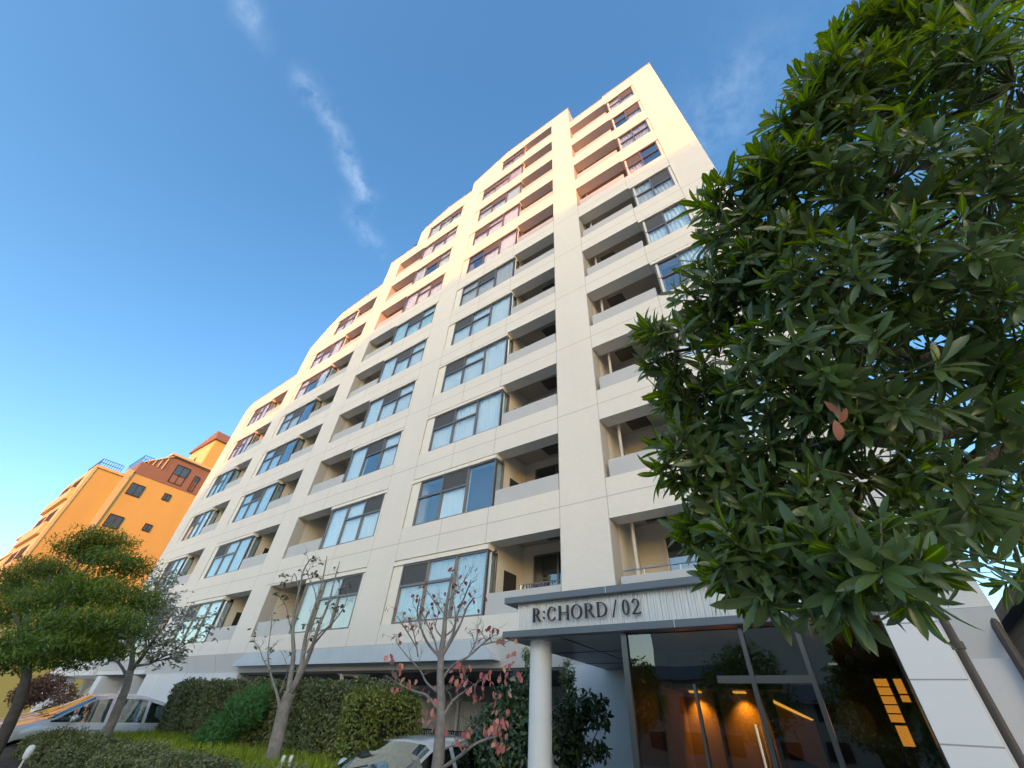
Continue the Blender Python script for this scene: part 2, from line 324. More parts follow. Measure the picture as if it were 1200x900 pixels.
# windows ----------------------------------------------------------------------
def curtain_strip(mb, x0, x1, y, z0, z1, amp=.035, wl_=.13, mi=0, seed=0):
    r = random.Random(seed); n = max(10, int((x1-x0)/wl_*6)); ph = r.random()*6
    vs = []; f = 1+r.uniform(-.15, .15)
    for i in range(n+1):
        x = x0+(x1-x0)*i/n; a = amp*math.sin(x/wl_*6.283*f+ph)+amp*.4*math.sin(x/wl_*2.1*f+ph*2)
        vs += [(x, y+a*1.15, z0), (x, y+a*.7, z1)]
    mb.add(vs, [(2*i, 2*i+2, 2*i+3, 2*i+1) for i in range(n)], mi)
WGY = D+.07
def build_window(bi, k):
    b = bays[bi]; x0, x1 = b['win']; z0 = ZL(k); z1 = z0+1.72; zt = z0+(1.06 if bi < 4 else .86); s = b['side']
    narrow = False
    if bi == 3 and k == 12: x0 = -9.75; narrow = True
    if bi == 1 and k == 9: x0 = -25.75; narrow = True
    rs = random.Random(bi*100+k)
    f = MB(); t = .05
    f.box(x0, x1, D+.03, D+.11, z0, z0+t); f.box(x0, x1, D+.03, D+.11, z1-t, z1)
    cuts = [x0]+[x0+(x1-x0)*c for c in (b['cuts'] if not narrow else (.5,))]+[x1]
    cuts2 = list(cuts)
    if bi == 2: cuts2 = cuts
    for i, x in enumerate(cuts2):
        hw = .03 if 0 < i < len(cuts2)-1 else .025
        xx = min(max(x, x0+.025), x1-.025); f.box(xx-hw, xx+hw, D+.024, D+.116, z0+t, z1-t)
    full = 2 if (s == 1 and not narrow) else (0 if s == -1 else -1)
    cells = [(cuts[i], cuts[i+1]) for i in range(len(cuts)-1)]
    for i, (a, c) in enumerate(cells):
        if i != full: f.box(a+.03, c-.03, D+.027, D+.113, zt-.035, zt+.035)
    if s == 1:      # side return frame, faces the balcony
        f.box(x1-.05, x1, D+.116, D+.50, z0, z0+t); f.box(x1-.05, x1, D+.116, D+.50, z1-t, z1); f.box(x1-.05, x1, D+.45, D+.50, z0+t, z1-t)
    if s == -1:
        f.box(x0, x0+.05, D+.116, D+.50, z0, z0+t); f.box(x0, x0+.05, D+.116, D+.50, z1-t, z1); f.box(x0, x0+.05, D+.45, D+.50, z0+t, z1-t)
    wo = f.build('window', M_frame, B)
    p = MB(); p.box(x0+.03, x1-.03, WGY, WGY+.008, z0+.04, z1-.04)
    if s == 1: p.box(x1-.03, x1-.022, D+.1, D+.46, z0+.04, z1-.04)
    if s == -1: p.box(x0+.022, x0+.03, D+.1, D+.46, z0+.04, z1-.04)
    p.build('pane', M_glass, wo)
    # curtains and dark room
    c = MB(); kind = rs.choices([0, 1, 2, 3], [5, 2, 2.2, 2])[0]
    for i, (a, e) in enumerate(cells):
        if rs.random() < .93 and not (bi == 2 and k == 4 and i >= 0 and rs.random() < .5):
            curtain_strip(c, a-.02, e+.02, D+.17, z0-.05, z1+.02, seed=bi*1000+k*10+i)
    if s == 1: c.box(x1-.09, x1-.08, D+.2, D+.45, z0, z1)
    if s == -1: c.box(x0+.08, x0+.09, D+.2, D+.45, z0, z1)
    c.build('curtain', M_curt[kind], wo, smooth=True, sharp=50)
    rm = MB(); rm.box(x0+.06, x1-.06, D+.58, D+.60, z0-.02, z1+.1)
    rm.build('room_backing', M_dark, wo)
    # dark screened sash in one of the top lights
    cand = [i for i in range(len(cells)) if i != full]
    if cand and (bi < 4 or rs.random() < .6):
        i = rs.choice(cand) if bi != 3 else rs.choice([0, 1]); a, e = cells[i]; sc = MB()
        sc.box(a+.035, e-.035, D+.05, D+.056, zt+.04, z1-.055)
        sc.build('insect_screen', M_screen, wo)
    # lintel and jamb trim in cream
    tr = MB()
    xl, xr = (b['x'][0] if not narrow else x0-.45), (x1+.02 if s == 1 else b['x'][1])
    if s == -1: xl, xr = x0-.02, b['x'][1]
    if s == -2: xl, xr = x0-.1, b['x'][1]
    tr.box(xl, xr, D-.02, D+.3, z1+.003, z1+.10); tr.box(xl, xr, D-.02, D+.02, z1+.10, z1+.128)
    tr.box(xl, xr, D+.05, YB, z1+.103, z0+OP-.003)
    if s == 1 or narrow: tr.box(xl+.012, x0-.003, D+.03, YB, z0, z1)
    if s in (-1, -2): tr.box(x1+.003, xr-.012, D+.03, YB, z0, z1)
    tr.build('window_trim', M_cream, wo)
    return x0, x1
for bi, b in enumerate(bays):
    for k in b['lv']: build_window(bi, k)
# balcony walls, parapet panels, ceilings, doors ---------------------------------
dark_door = MB()
M_doorg = glass_mat('door_glass', (.4, .45, .45), .12)
for bi, b in enumerate(bays):
    x0, x1 = b['x']; wx0, wx1 = b['win']; s = b['side']
    for k in b['lv']:
        z0 = ZL(k)
        if bi == 2 and k == 11: # window only
            continue
        if s == 1: a, c = wx1, x1
        else: a, c = x0, wx0
        g = .06
        pn = MB()
        if s == 1: pn.box(a+.06, c-.04, D+.04, D+.10, z0+.0, z0+.53)
        elif s == -1: pn.box(a+.12, c-.10, D+.04, D+.10, z0, z0+.53)
        else: pn.box(a+.12, c-.16, D+.04, D+.10, z0, z0+.53)
        po = pn.build('balcony_panel', M_grey, B, bevel=.006)
        # handrail on some
        # side wall between window room and balcony
        sw = MB()
        if s == 1:
            sw.box(a-.12, a-.003, YB+.03, YI, z0-.02, z0+CE); sw.box(a-.07, a-.002, D+.505, YB+.03, z0, z0+OP+.1)
        else:
            sw.box(c+.003, c+.12, YB+.03 if s == -1 else D+.03, YI, z0-.02, z0+CE)
            if s == -1: sw.box(c+.002, c+.07, D+.505, YB+.03, z0, z0+OP+.1)
        so_ = sw.build('side_wall', M_cream if s != -2 else M_side, B)
        if s in (1, -1):
            sd = MB(); xx = a+.0 if s == 1 else c
            q = 1 if s == 1 else -1
            sd.box(min(xx+.001*q, xx+.03*q), max(xx+.001*q, xx+.03*q), YB+.35, YB+.95, z0, z0+1.35)
            sd.build('side_door', [M_dark], B)
        # sliding door in back wall
        dr = MB(); da, dc = (a+.5, c-.25) if s != -2 else (a+.75, c-.05)
        dr.box(da, dc, YI-.03, YI-.005, z0, z0+1.95, 1)
        for xx in (da, (da+dc)/2, dc): dr.box(xx-.03, xx+.03, YI-.06, YI-.03, z0, z0+1.95, 0)
        dr.box(da, dc, YI-.058, YI-.03, z0+1.9, z0+1.95, 0)
        do = dr.build('balcony_door', [M_cream if s == -2 else M_frame, M_doorg], B)
        dk = MB(); curtain_strip(dk, da+.05, (da*.4+dc*.6), YI-.022, z0, z0+1.85, amp=.004, wl_=.16, seed=k)
        # escape hatch in the ceiling
        if bi in (3, 4):
            ht = MB(); hx = (a+c)/2+.25 if bi == 3 else a+.75
            ht.box(hx-.32, hx+.32, 10.35, 10.95, z0+CE-.03, z0+CE-.002, 0)
            for q in range(7): ht.box(hx-.28, hx+.28, 10.40+q*.075, 10.42+q*.075, z0+CE-.045, z0+CE-.03, 1)
            ht.build('escape_hatch', [M_hatch, M_frame], B)
        if bi == 4 or (bi == 2) :
            pp = MB(); px = a+.33 if bi == 4 else a+1.5; py = 10.0 if bi == 4 else 10.7
            pp.tube([(px, py, z0-.02), (px, py, z0+CE)], .045, 10); pp.tube([(px, py, z0+1.5), (px, py, z0+1.56)], .058, 10)
            pp.build('downpipe', M_pvc, B, smooth=False)
        if bi == 4 and k < 5:
            vv = MB(); vv.lathe((a+2.1, YI-.03, z0+1.75), [(.11, 0), (.11, .03)], 16, 'y'); vv.build('vent', M_hatch, B)
# ceilings
for bi, b in enumerate(bays):
    x0, x1 = b['x']
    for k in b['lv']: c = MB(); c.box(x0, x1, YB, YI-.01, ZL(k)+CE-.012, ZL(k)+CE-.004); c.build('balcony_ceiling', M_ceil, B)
# parapet caps
def capline(pts):
    cp = MB()
    for (xa, za), (xb, zb) in zip(pts[:-1], pts[1:]):
        if abs(xb-xa) < .2: continue
        cp.add([(xa, D-.03, za), (xb, D-.03, zb), (xb, D+.35, zb), (xa, D+.35, za), (xa, D-.03, za+.05), (xb, D-.03, zb+.05), (xb, D+.35, zb+.05), (xa, D+.35, za+.05)],
               [(0, 3, 2, 1), (4, 5, 6, 7), (0, 1, 5, 4), (1, 2, 6, 5), (2, 3, 7, 6), (3, 0, 4, 7)])
    cp.build('parapet_cap', M_cap, B)
capline([(-35.95, 21.31), (-35.2, 21.81), (-29.05, 22.11)]); capline([(-26.1, 27.71), (-21.1, 28.06)]); capline([(-21.05, 31.01), (-18.05, 31.01)])
capline([(-17.7, 33.31), (-15.3, 34.16), (-12.75, 34.13)]); capline([(-12.7, 35.51), (-9.4, 36.81), (-3.9, 36.76)]); capline([(-3.88, 33.76), (-1.47, 33.76)]); capline([(-1.45, 34.01), (1.83, 34.01)])
an = MB(); an.tube([(-15.9, D+.3, 33.9), (-15.95, D+.3, 34.6)], .018); an.tube([(-3.6, 11, 33.5), (-3.6, 11, 35.6)], .02); an.build('aerial', M_steel, B)
# lower storey --------------------------------------------------------------
lw = MB()
# chamfered band under the facade
for xa, xb in [(-35.95, 1.8)]:
    lw.add([(xa, D, 3.268), (xb, D, 3.268), (xb, D+.28, 2.67), (xa, D+.28, 2.67), (xa, YB, 3.268), (xb, YB, 3.268), (xb, YB, 2.67), (xa, YB, 2.67)],
           [(0, 3, 2, 1), (2, 3, 7, 6), (0, 1, 5, 4), (1, 2, 6, 5), (0, 4, 7, 3), (4, 5, 6, 7)])
lw.build('base_band', M_lower, B)
l2 = MB()
l2.box(-28.7, -19.8, D+.24, 13.5, 0, 2.667); l2.box(-5.40, -3.0, D+.20, 13.5, 0, 2.667); l2.box(.75, 1.8, D+.2, 13.5, 0, 2.667)
l2.box(-19.8, -5.4, 13.2, 13.5, 0, 2.667)        # recessed back wall
for xa in (-30.6, -35.1, -43.9): l2.box(xa, xa+.75 if xa > -40 else xa+1.0, D+.1, D+1.2, 0, 2.62)
l2.box(-44.4, -29, D+2.0, D+2.2, 0, 2.62)
l2.build('ground_floor_wall', M_lower, B)
l3 = MB()
l3.prism([(-44.6, 2.65), (-35.96, 2.65), (-35.96, 3.48), (-43.9, 3.46)], D+.02, D+5); l3.box(-35.94, -29, D+.2, 13.4, 2.68, 3.2)
l3.box(-28.7, 1.8, YB+.01, 13.5, 2.68, 3.2)
l3.build('wing_fascia', M_lower, B)
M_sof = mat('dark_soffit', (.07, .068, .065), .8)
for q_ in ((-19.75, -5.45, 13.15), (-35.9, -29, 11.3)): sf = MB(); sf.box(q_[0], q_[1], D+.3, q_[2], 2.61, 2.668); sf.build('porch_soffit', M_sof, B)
# carport canopy projecting from the band
cn = MB(); cn.add([(-19.3, D-.02, 3.24), (-7.7, D-.02, 3.24), (-7.2, D-.10, 2.80), (-19.9, D-.10, 2.84), (-19.3, D+.4, 3.24), (-7.7, D+.4, 3.24), (-7.2, D+.4, 2.80), (-19.9, D+.4, 2.84)],
                  [(0, 3, 2, 1), (2, 3, 7, 6), (0, 1, 5, 4), (1, 2, 6, 5), (0, 4, 7, 3), (4, 5, 6, 7)])
cn.build('carport_fascia', mat('bluegrey_paint', (.46, .50, .51), .5, noise=.06, nscale=2), B)
# louvred screen, door, pipes under the canopy
lv = MB(); lv.box(-12.0, -8.2, 11.6, 11.63, 0, 2.1, 1)
for i in range(64): lv.box(-12.0+i*.06, -11.97+i*.06, 11.55, 11.6, .1, 2.1, 0)
for x in (-12.05, -10.1, -8.2): lv.box(x-.05, x+.05, 11.5, 11.64, 0, 2.15, 0)
lv.build('louvre_screen', [mat('louvre_grey', (.42, .43, .40), .6), M_dark], B)
pp = MB(); a = at(395, 783, D+.45); b_ = at(432, 795, D+.8)
pp.tube([at(391, 781, D+.35), at(399, 788, D+.4), at(432, 791, D+.6)], .085, 12)
pp.tube([at(401, 789, D+.4), at(397, 830, D+.4)], .06, 10); pp.tube([at(418, 792, D+.5), at(415, 830, D+.5)], .06, 10)
pp.build('drain_pipe', M_pvc, B, smooth=True)
post = MB()
for px_, yy in ((453, D+1.0), (303, D+.9), (604, D+.7)):
    a = at(px_, 800, yy); post.box(a.x-.1, a.x+.1, yy-.1, yy+.1, 0, 2.64)
post.build('porch_post', M_lower, B)
# right-hand end at street level: pipe and dark edging
pr = MB(); pr.tube([(1.05, D-.08+.2, .0), (1.05, D+.12, 3.2)], .06, 10); pr.tube([(1.74, D+.12, 0), (1.74, D+.12, 3.2)], .06, 10)
pr.build('drain_pipe', mat('brown_pipe', (.07, .055, .045), .5), B)
# ------------------------------------------------------------------ entrance porch
E = thing('entrance_porch', 'glazed entrance porch with dark flat canopy, ribbed fascia sign and round pale column', 'entrance porch', (-2, 7, 0))
M_slab = mat('canopy_metal', (.15, .158, .165), .38, .35, noise=.05, nscale=1)
s = MB(); s.box(-4.50, .55, 6.0, 9.36, 3.095, 3.19); s.build('roof_slab', M_slab, E, bevel=.006)
s = MB(); s.box(-4.50, .45, 6.0, 9.36, 2.615, 2.705); s.build('lower_slab', M_slab, E, bevel=.006)
s = MB()
for x in (-2.69, -.62): s.box(x-.004, x+.004, 5.997, 6.003, 3.098, 3.188); s.box(x+.9-.004, x+.904, 5.997, 6.003, 2.617, 2.703)
s.build('slab_joint', M_steel, E)
rb = MB(); x = -4.3; n = 0; vs = []
while x < .40:
    d = .012 if n % 2 else 0
    if n % 5 == 0: d = .032
    w_ = .021 if n % 5 else .006
    vs += [(x, 6.10+d), (x+w_, 6.10+d)]; x += w_; n += 1
V = []
for xx, yy in vs: V += [(xx, yy, 2.705), (xx, yy, 3.095)]
rb.add(V, [(2*i, 2*i+2, 2*i+3, 2*i+1) for i in range(len(vs)-1)]); rb.box(-4.29, .40, 6.14, 9.3, 2.71, 3.09)
rb.build('ribbed_fascia', mat('ribbed_aluminium', (.78, .75, .69), .45, .15, noise=.04, nscale=2), E)
# lettering: R:CHORD/02 as raised serif letters
def letter(mb, ch, x0, w, z0, h):
    st = h*.15; th = h*.055; sf_ = h*.05
    Y0, Y1 = 6.045, 6.075
    def bx(a, b, c, d): mb.box(x0+a*w, x0+b*w, Y0, Y1, z0+c*h, z0+d*h)
    def rect(xa, xb, za, zb): mb.box(xa, xb, Y0, Y1, za, zb)
    def arc(cx, cz, rx, rz, a0, a1, tx, tz, n=18):
        pts = []
        for i in range(n+1):
            t = R_(a0+(a1-a0)*i/n); c, s_ = math.cos(t), math.sin(t)
            pts.append(((cx+rx*c, cz+rz*s_), (cx+(rx-tx)*c, cz+(rz-tz)*s_)))
        vs = []
        for (a, b), (c, d) in pts: vs += [(a, Y0, b), (c, Y0, d), (a, Y1, b), (c, Y1, d)]
        fs = []
        for i in range(n):
            q = i*4; fs += [(q, q+4, q+5, q+1), (q+2, q+3, q+7, q+6), (q, q+2, q+6, q+4), (q+1, q+5, q+7, q+3)]
        fs += [(0, 1, 3, 2), (n*4, n*4+2, n*4+3, n*4+1)]
        mb.add(vs, fs)
    sx = h*.13
    def stem(x): rect(x, x+sx, z0, z0+h); rect(x-sf_, x+sx+sf_, z0, z0+th*.8); rect(x-sf_, x+sx+sf_, z0+h-th*.8, z0+h)
    if ch == 'R':
        stem(x0+sf_); bw = w*.62
        rect(x0+sf_+sx, x0+bw*.7, z0+h-th, z0+h-.001); rect(x0+sf_+sx, x0+bw*.7, z0+h*.47, z0+h*.47+th)
        arc(x0+bw*.7, z0+h*.735, w*.36, h*.265, -90, 90, sx, th)
        mb.add([(x0+w*.42, Y0, z0+h*.47), (x0+w*.42+sx*1.1, Y0, z0+h*.47), (x0+w*1.02, Y0, z0), (x0+w*1.02-sx*1.2, Y0, z0), (x0+w*.42, Y1, z0+h*.47), (x0+w*.42+sx*1.1, Y1, z0+h*.47), (x0+w*1.02, Y1, z0), (x0+w*1.02-sx*1.2, Y1, z0)],
               [(0, 3, 2, 1), (4, 5, 6, 7), (0, 1, 5, 4), (1, 2, 6, 5), (2, 3, 7, 6), (3, 0, 4, 7)])
    elif ch == ':':
        for c in (.25, .68):
            arc(x0+w*.5, z0+c*h, h*.075, h*.075, 0, 360, h*.074, h*.074)
    elif ch == 'C':
        arc(x0+w*.53, z0+h*.5, w*.52, h*.51, 48, 312, sx, th*1.1, 26); rect(x0+w*.83, x0+w*.9, z0+h*.68, z0+h*.92); rect(x0+w*.83, x0+w*.9, z0+h*.1, z0+h*.26)
    elif ch == 'H':
        stem(x0+sf_); stem(x0+w-sx-sf_); rect(x0+sf_+sx, x0+w-sx-sf_, z0+h*.48, z0+h*.48+th)
    elif ch == 'O': arc(x0+w*.5, z0+h*.5, w*.5, h*.51, 0, 360, sx, th*1.1, 32)
    elif ch == 'D':
        stem(x0+sf_); rect(x0+sf_+sx, x0+w*.42, z0+h-th, z0+h-.001); rect(x0+sf_+sx, x0+w*.42, z0+.001, z0+th)
        arc(x0+w*.42, z0+h*.5, w*.56, h*.5, -90, 90, sx, th)
    elif ch == '/':
        a = h*.06
        mb.add([(x0, Y0, z0-h*.08), (x0+a, Y0, z0-h*.08), (x0+w, Y0, z0+h*1.06), (x0+w-a, Y0, z0+h*1.06), (x0, Y1, z0-h*.08), (x0+a, Y1, z0-h*.08), (x0+w, Y1, z0+h*1.06), (x0+w-a, Y1, z0+h*1.06)],
               [(0, 1, 2, 3), (4, 7, 6, 5), (0, 4, 5, 1), (1, 5, 6, 2), (2, 6, 7, 3), (3, 7, 4, 0)])
    elif ch == '0': arc(x0+w*.5, z0+h*.5, w*.46, h*.51, 0, 360, sx*.9, th, 28)
    elif ch == '2':
        arc(x0+w*.48, z0+h*.72, w*.42, h*.28, -35, 175, sx*.85, th, 18)
        mb.add([(x0+w*.04, Y0, z0+th), (x0+w*.22, Y0, z0+th), (x0+w*.88, Y0, z0+h*.58), (x0+w*.66, Y0, z0+h*.54), (x0+w*.04, Y1, z0+th), (x0+w*.22, Y1, z0+th), (x0+w*.88, Y1, z0+h*.58), (x0+w*.66, Y1, z0+h*.54)],
               [(0, 1, 2, 3), (4, 7, 6, 5), (0, 4, 5, 1), (1, 5, 6, 2), (2, 6, 7, 3), (3, 7, 4, 0)])
        rect(x0+w*.04, x0+w*.95, z0, z0+th*1.3); rect(x0+w*.88, x0+w*.95, z0+th*1.3, z0+h*.16)
lt = MB()
for ch, p0, p1 in [('R', 624, 633.3), (':', 635.6, 638.6), ('C', 641, 651.3), ('H', 654, 666.3), ('O', 669, 681.6), ('R', 684.7, 696), ('D', 698.7, 711), ('/', 716.5, 722.5), ('0', 728, 737), ('2', 739.3, 749.6)]:
    yy = 722-(p0-624)*.13; a = at(p0, yy, 6.05).x; b_ = at(p1, yy, 6.05).x
    letter(lt, ch, a, b_-a, 2.812, .19)
lt.build('lettering', mat('letter_metal', (.035, .033, .032), .35, .4), E)
s = MB(); s.lathe((-4.02, 6.38, 0), [(.165, 0), (.165, 2.614)], 40); s.build('column', mat('column_paint', (.78, .78, .73), .55, noise=.03, nscale=3), E, smooth=True, sharp=40)
sft = MB(); sft.box(-4.45, -2.52, 6.1, 12.9, 2.60, 2.614)
for yy in (7.4, 8.7, 10.0): sft.box(-4.45, -2.52, yy-.006, yy+.006, 2.592, 2.60, 1)
for xx in (-3.5,): sft.box(xx-.005, xx+.005, 6.1, 12.9, 2.592, 2.60, 1)
sft.build('soffit', [mat('soffit_panel', (.23, .235, .235), .42, .2, noise=.08, nscale=1.2), M_black], E)
# interior
M_wood = mat('dark_brown_panel', (.035, .022, .014), .45, noise=.2, nscale=2); M_wallw = mat('ochre_wall', (.30, .17, .05), .7, noise=.1, nscale=2); M_tile = mat('lobby_ceiling', (.045, .035, .03), .35, noise=.1)
r = MB(); r.box(-2.5, .4, 12.8, 12.9, 0, 2.72, 0); r.box(-2.56, -2.50, 6.2, 12.9, 0, 2.6, 1); r.box(.36, .42, 6.2, 12.9, 0, 2.6, 1)
r.box(-2.49, -1.22, 8.1, 8.2, .13, 2.58, 0); r.box(-2.49, -1.0, 7.7, 8.095, 2.13, 2.58, 1); r.box(-2.495, -2.46, 7.1, 8.09, .13, 2.12, 0)
for xx in (-1.98, -1.30): r.box(xx-.03, xx+.03, 8.03, 8.09, .13, 2.12, 1)
r.box(-1.2, .3, 10.3, 10.55, .13, 2.58, 1)
r.build('lobby_wall', [M_wallw, M_wood], E)
r = MB(); r.box(-2.5, .36, 6.25, 12.8, 2.60, 2.614); r.build('lobby_ceiling', M_tile, E)
r = MB(); r.box(-2.5, .36, 5.9, 12.8, .1, .12); r.build('lobby_floor', mat('lobby_floor', (.12, .10, .08), .2), E)
M_lamp = mat('warm_lamp', (1, .7, .3), .5, emis=(1, .52, .06), estr=.55); M_lampw = mat('warm_panel', (1, .7, .3), .5, emis=(1, .42, .05), estr=.40)
for (x, y) in ((-2.9+.7, 9.2), (-1.64, 9.25), (-1.64, 10.76), (-.4, 9.25)):
    d = MB(); d.lathe((x, y, 2.585), [(.06, 0), (.06, .014)], 16); d.build('downlight', mat('downlight', (.5, .5, .5), .4, emis=(1, .95, .9), estr=.12), E)
for (px_, py_, yy) in ((815, 814, 7.95), (867, 814, 7.95)):
    a = at(px_, py_, yy); a.z = 2.12; d = MB(); d.box(a.x-.08, a.x+.08, 7.90, 8.02, 2.108, 2.127); d.build('wall_lamp', M_lamp, E)
    lp = bpy.data.lights.new('wall_lamp_light', 'SPOT'); lp.energy = 14; lp.color = (1, .48, .06); lp.shadow_soft_size = .04; lp.spot_size = R_(100); lp.spot_blend = .9
    lo = bpy.data.objects.new('wall_lamp_light', lp); COL.objects.link(lo); lo.location = (a.x, 7.97, 2.09); lo.rotation_euler = (R_(18), 0, 0); lo.parent = E; lo.matrix_parent_inverse = Matrix.Translation(-E.location)
a = at(906, 820, 7.9); b_ = at(953, 843, 8.6); d = MB()
c0 = at(906.5, 824, 7.9); c1 = at(951, 845, 8.6)
d.add([a, b_, c1, c0, a+Vector((0, .04, 0)), b_+Vector((0, .04, 0)), c1+Vector((0, .04, 0)), c0+Vector((0, .04, 0))], [(0, 1, 2, 3), (7, 6, 5, 4), (0, 4, 5, 1), (1, 5, 6, 2), (2, 6, 7, 3), (3, 7, 4, 0)])
d.build('cove_light', M_lamp, E)
d = MB(); e0, e1 = at(907, 829, 7.91), at(940, 845, 8.61); dn = Vector((0, 0, -.55)); bk = Vector((0, .05, 0))
d.add([a+bk, b_+bk, b_+bk+dn, a+bk+dn, a+bk*2, b_+bk*2, b_+bk*2+dn, a+bk*2+dn], [(0, 1, 2, 3), (7, 6, 5, 4), (0, 4, 5, 1), (1, 5, 6, 2), (2, 6, 7, 3), (3, 7, 4, 0)]); d.build('lobby_panel', M_wallw, E)
d = MB()
q = [at(1027, 800, 7.6), at(1042, 800, 7.6), at(1054, 848, 7.6), at(1045, 846, 7.6), at(1034, 820, 7.6)]
for i in range(5):
    z1 = 2.24-i*.085; d.box(.03, .16, 7.6, 7.63, z1-.07, z1, 0)
d.box(.05, .16, 7.6, 7.63, 1.62, 1.80, 0); d.box(.0, .03, 7.59, 7.64, 1.6, 2.26, 1); d.box(.16, .19, 7.59, 7.64, 1.6, 2.26, 1)
d.box(.22, .30, 7.6, 7.63, 2.02, 2.08, 0); d.box(.22, .30, 7.6, 7.63, 2.10, 2.24, 0)
d.build('lit_panel', [M_lampw, M_wood], E)
lp = bpy.data.lights.new('cove_glow', 'POINT'); lp.energy = 1.5; lp.color = (1, .5, .12); lp.shadow_soft_size = .2
lo = bpy.data.objects.new('cove_light_glow', lp); COL.objects.link(lo); lo.location = (-.32, 7.95, 1.85); lo.parent = E; lo.matrix_parent_inverse = Matrix.Translation(-E.location)
# glazing
M_eglass = glass_mat('entrance_glass', (.62, .60, .56), .04, (.9, .95, .95))
M_efr = mat('satin_steel', (.13, .125, .115), .32, .9)
f = MB(); f.box(-2.58, -2.50, 6.12, 6.24, 0, 2.605); f.box(.29, .36, 6.12, 6.24, 0, 2.605)
for x in (-1.07, -.49): f.box(x-.024, x+.024, 6.12, 6.2, 0, 2.605)
f.box(-1.74, -1.71, 6.13, 6.19, 0, 2.05); f.box(-1.45, -.514, 6.13, 6.19, 2.06, 2.13); f.build('door_frame', M_efr, E)
p = MB(); p.box(-2.5, .29, 6.155, 6.165, .12, 2.60); p.build('glass_front', M_eglass, E)
h_ = MB()
for x in (-1.15,): h_ = MB(); h_.tube([(x, 6.06, .9), (x, 6.06, 1.7)], .014, 8); h_.build('door_handle', M_steel, E)
wp = MB(); wp.box(.295, .70, 5.92, 6.5, 0, 2.60); wo_ = wp.build('side_wall', wall_mat('white_stone_panels', (.80, .80, .79), [(.45, 1.62)], tile=False, jw=.006, stain=.04), E)
wp = MB(); wp.box(.36, .8, 6.5, 9.4, 0, 2.6); wp.build('side_wall', M_lower, E)
wp = MB(); wp.box(.283, .294, 5.925, 6.12, 0, 2.60); wp.build('jamb_panel', mat('dark_gloss_panel', (.06, .065, .065), .25, .3), E)
wp = MB(); wp.tube([(.76, 5.97, 0), (.76, 5.97, 3.0)], .035, 12); wp.tube([(.76, 5.97, 2.3), (.76, 5.97, 2.36)], .05, 12); wp.build('drain_pipe', mat('brown_pipe2', (.075, .06, .05), .5), E)
# ------------------------------------------------------------------ vegetation helpers
def bulk(name, verts, quads, mats, parent=None, tone=None, ribs=None, smooth=True):
    me = bpy.data.meshes.new(name); nv, nf = len(verts), len(quads)
    me.vertices.add(nv); me.vertices.foreach_set('co', np.asarray(verts, dtype=np.float32).ravel())
    me.loops.add(nf*4); me.loops.foreach_set('vertex_index', np.asarray(quads, dtype=np.int32).ravel())
    me.polygons.add(nf); me.polygons.foreach_set('loop_start', np.arange(nf, dtype=np.int32)*4); me.polygons.foreach_set('loop_total', np.full(nf, 4, dtype=np.int32))
    if smooth: me.polygons.foreach_set('use_smooth', np.ones(nf, dtype=bool))
    for nm, arr in (('tone', tone), ('rib', ribs)):
        if arr is not None: a = me.attributes.new(nm, 'FLOAT', 'POINT'); a.data.foreach_set('value', np.asarray(arr, dtype=np.float32))
    me.update(); me.validate(); me.materials.append(mats); return link(name, me, parent)
def leaves_mesh(P, Dr, Nn, Ln, Wd, ns=6, curl=.25, fold=.25, shape='long', tone=None):
    """P base points, Dr directions, Nn normals, Ln lengths, Wd widths; each leaf a folded, curved strip of 2*ns quads"""
    n = len(P); ns = max(ns, 2); Dr = Dr/np.linalg.norm(Dr, axis=1, keepdims=True)
    Nn = Nn-Dr*np.sum(Dr*Nn, axis=1, keepdims=True); Nn = Nn/(np.linalg.norm(Nn, axis=1, keepdims=True)+1e-9); S = np.cross(Dr, Nn)
    t = np.linspace(0, 1, ns+1)
    if shape == 'long': prof = np.sin(np.pi*np.clip(t, 0, 1)**1.25)**.62*.96+.04*(1-t)
    else: prof = np.sin(np.pi*t**.85)**.7
    prof[0] = .06; prof[-1] = .03
    V = np.zeros((n, ns+1, 3, 3))
    cu = curl*(.4+1.2*nr.random(n)) if np.ndim(curl) == 0 else curl
    for i, tt in enumerate(t):
        a = cu*tt*1.3
        c = P+Dr*(Ln*tt*(1-.25*(a**2)))[:, None]-Nn*(Ln*cu*tt**2*.6)[:, None]
        w_ = (Wd*prof[i]*.5)[:, None]
        V[:, i, 1] = c; V[:, i, 0] = c-S*w_+Nn*w_*fold; V[:, i, 2] = c+S*w_+Nn*w_*fold
    verts = V.reshape(-1, 3); base = (np.arange(n)*(ns+1)*3)[:, None, None]
    q = []
    for i in range(ns):
        for j in range(2):
            a = i*3+j; q.append([a, a+3, a+4, a+1])
    quads = (base+np.array(q)[None]).reshape(-1, 4)
    ribs = np.tile(np.array([0, 1, 0.]), n*(ns+1)); tn = np.repeat(tone if tone is not None else nr.random(n), (ns+1)*3)
    return verts, quads, tn, ribs
def rand_dirs(n): v = nr.normal(size=(n, 3)); return v/np.linalg.norm(v, axis=1, keepdims=True)
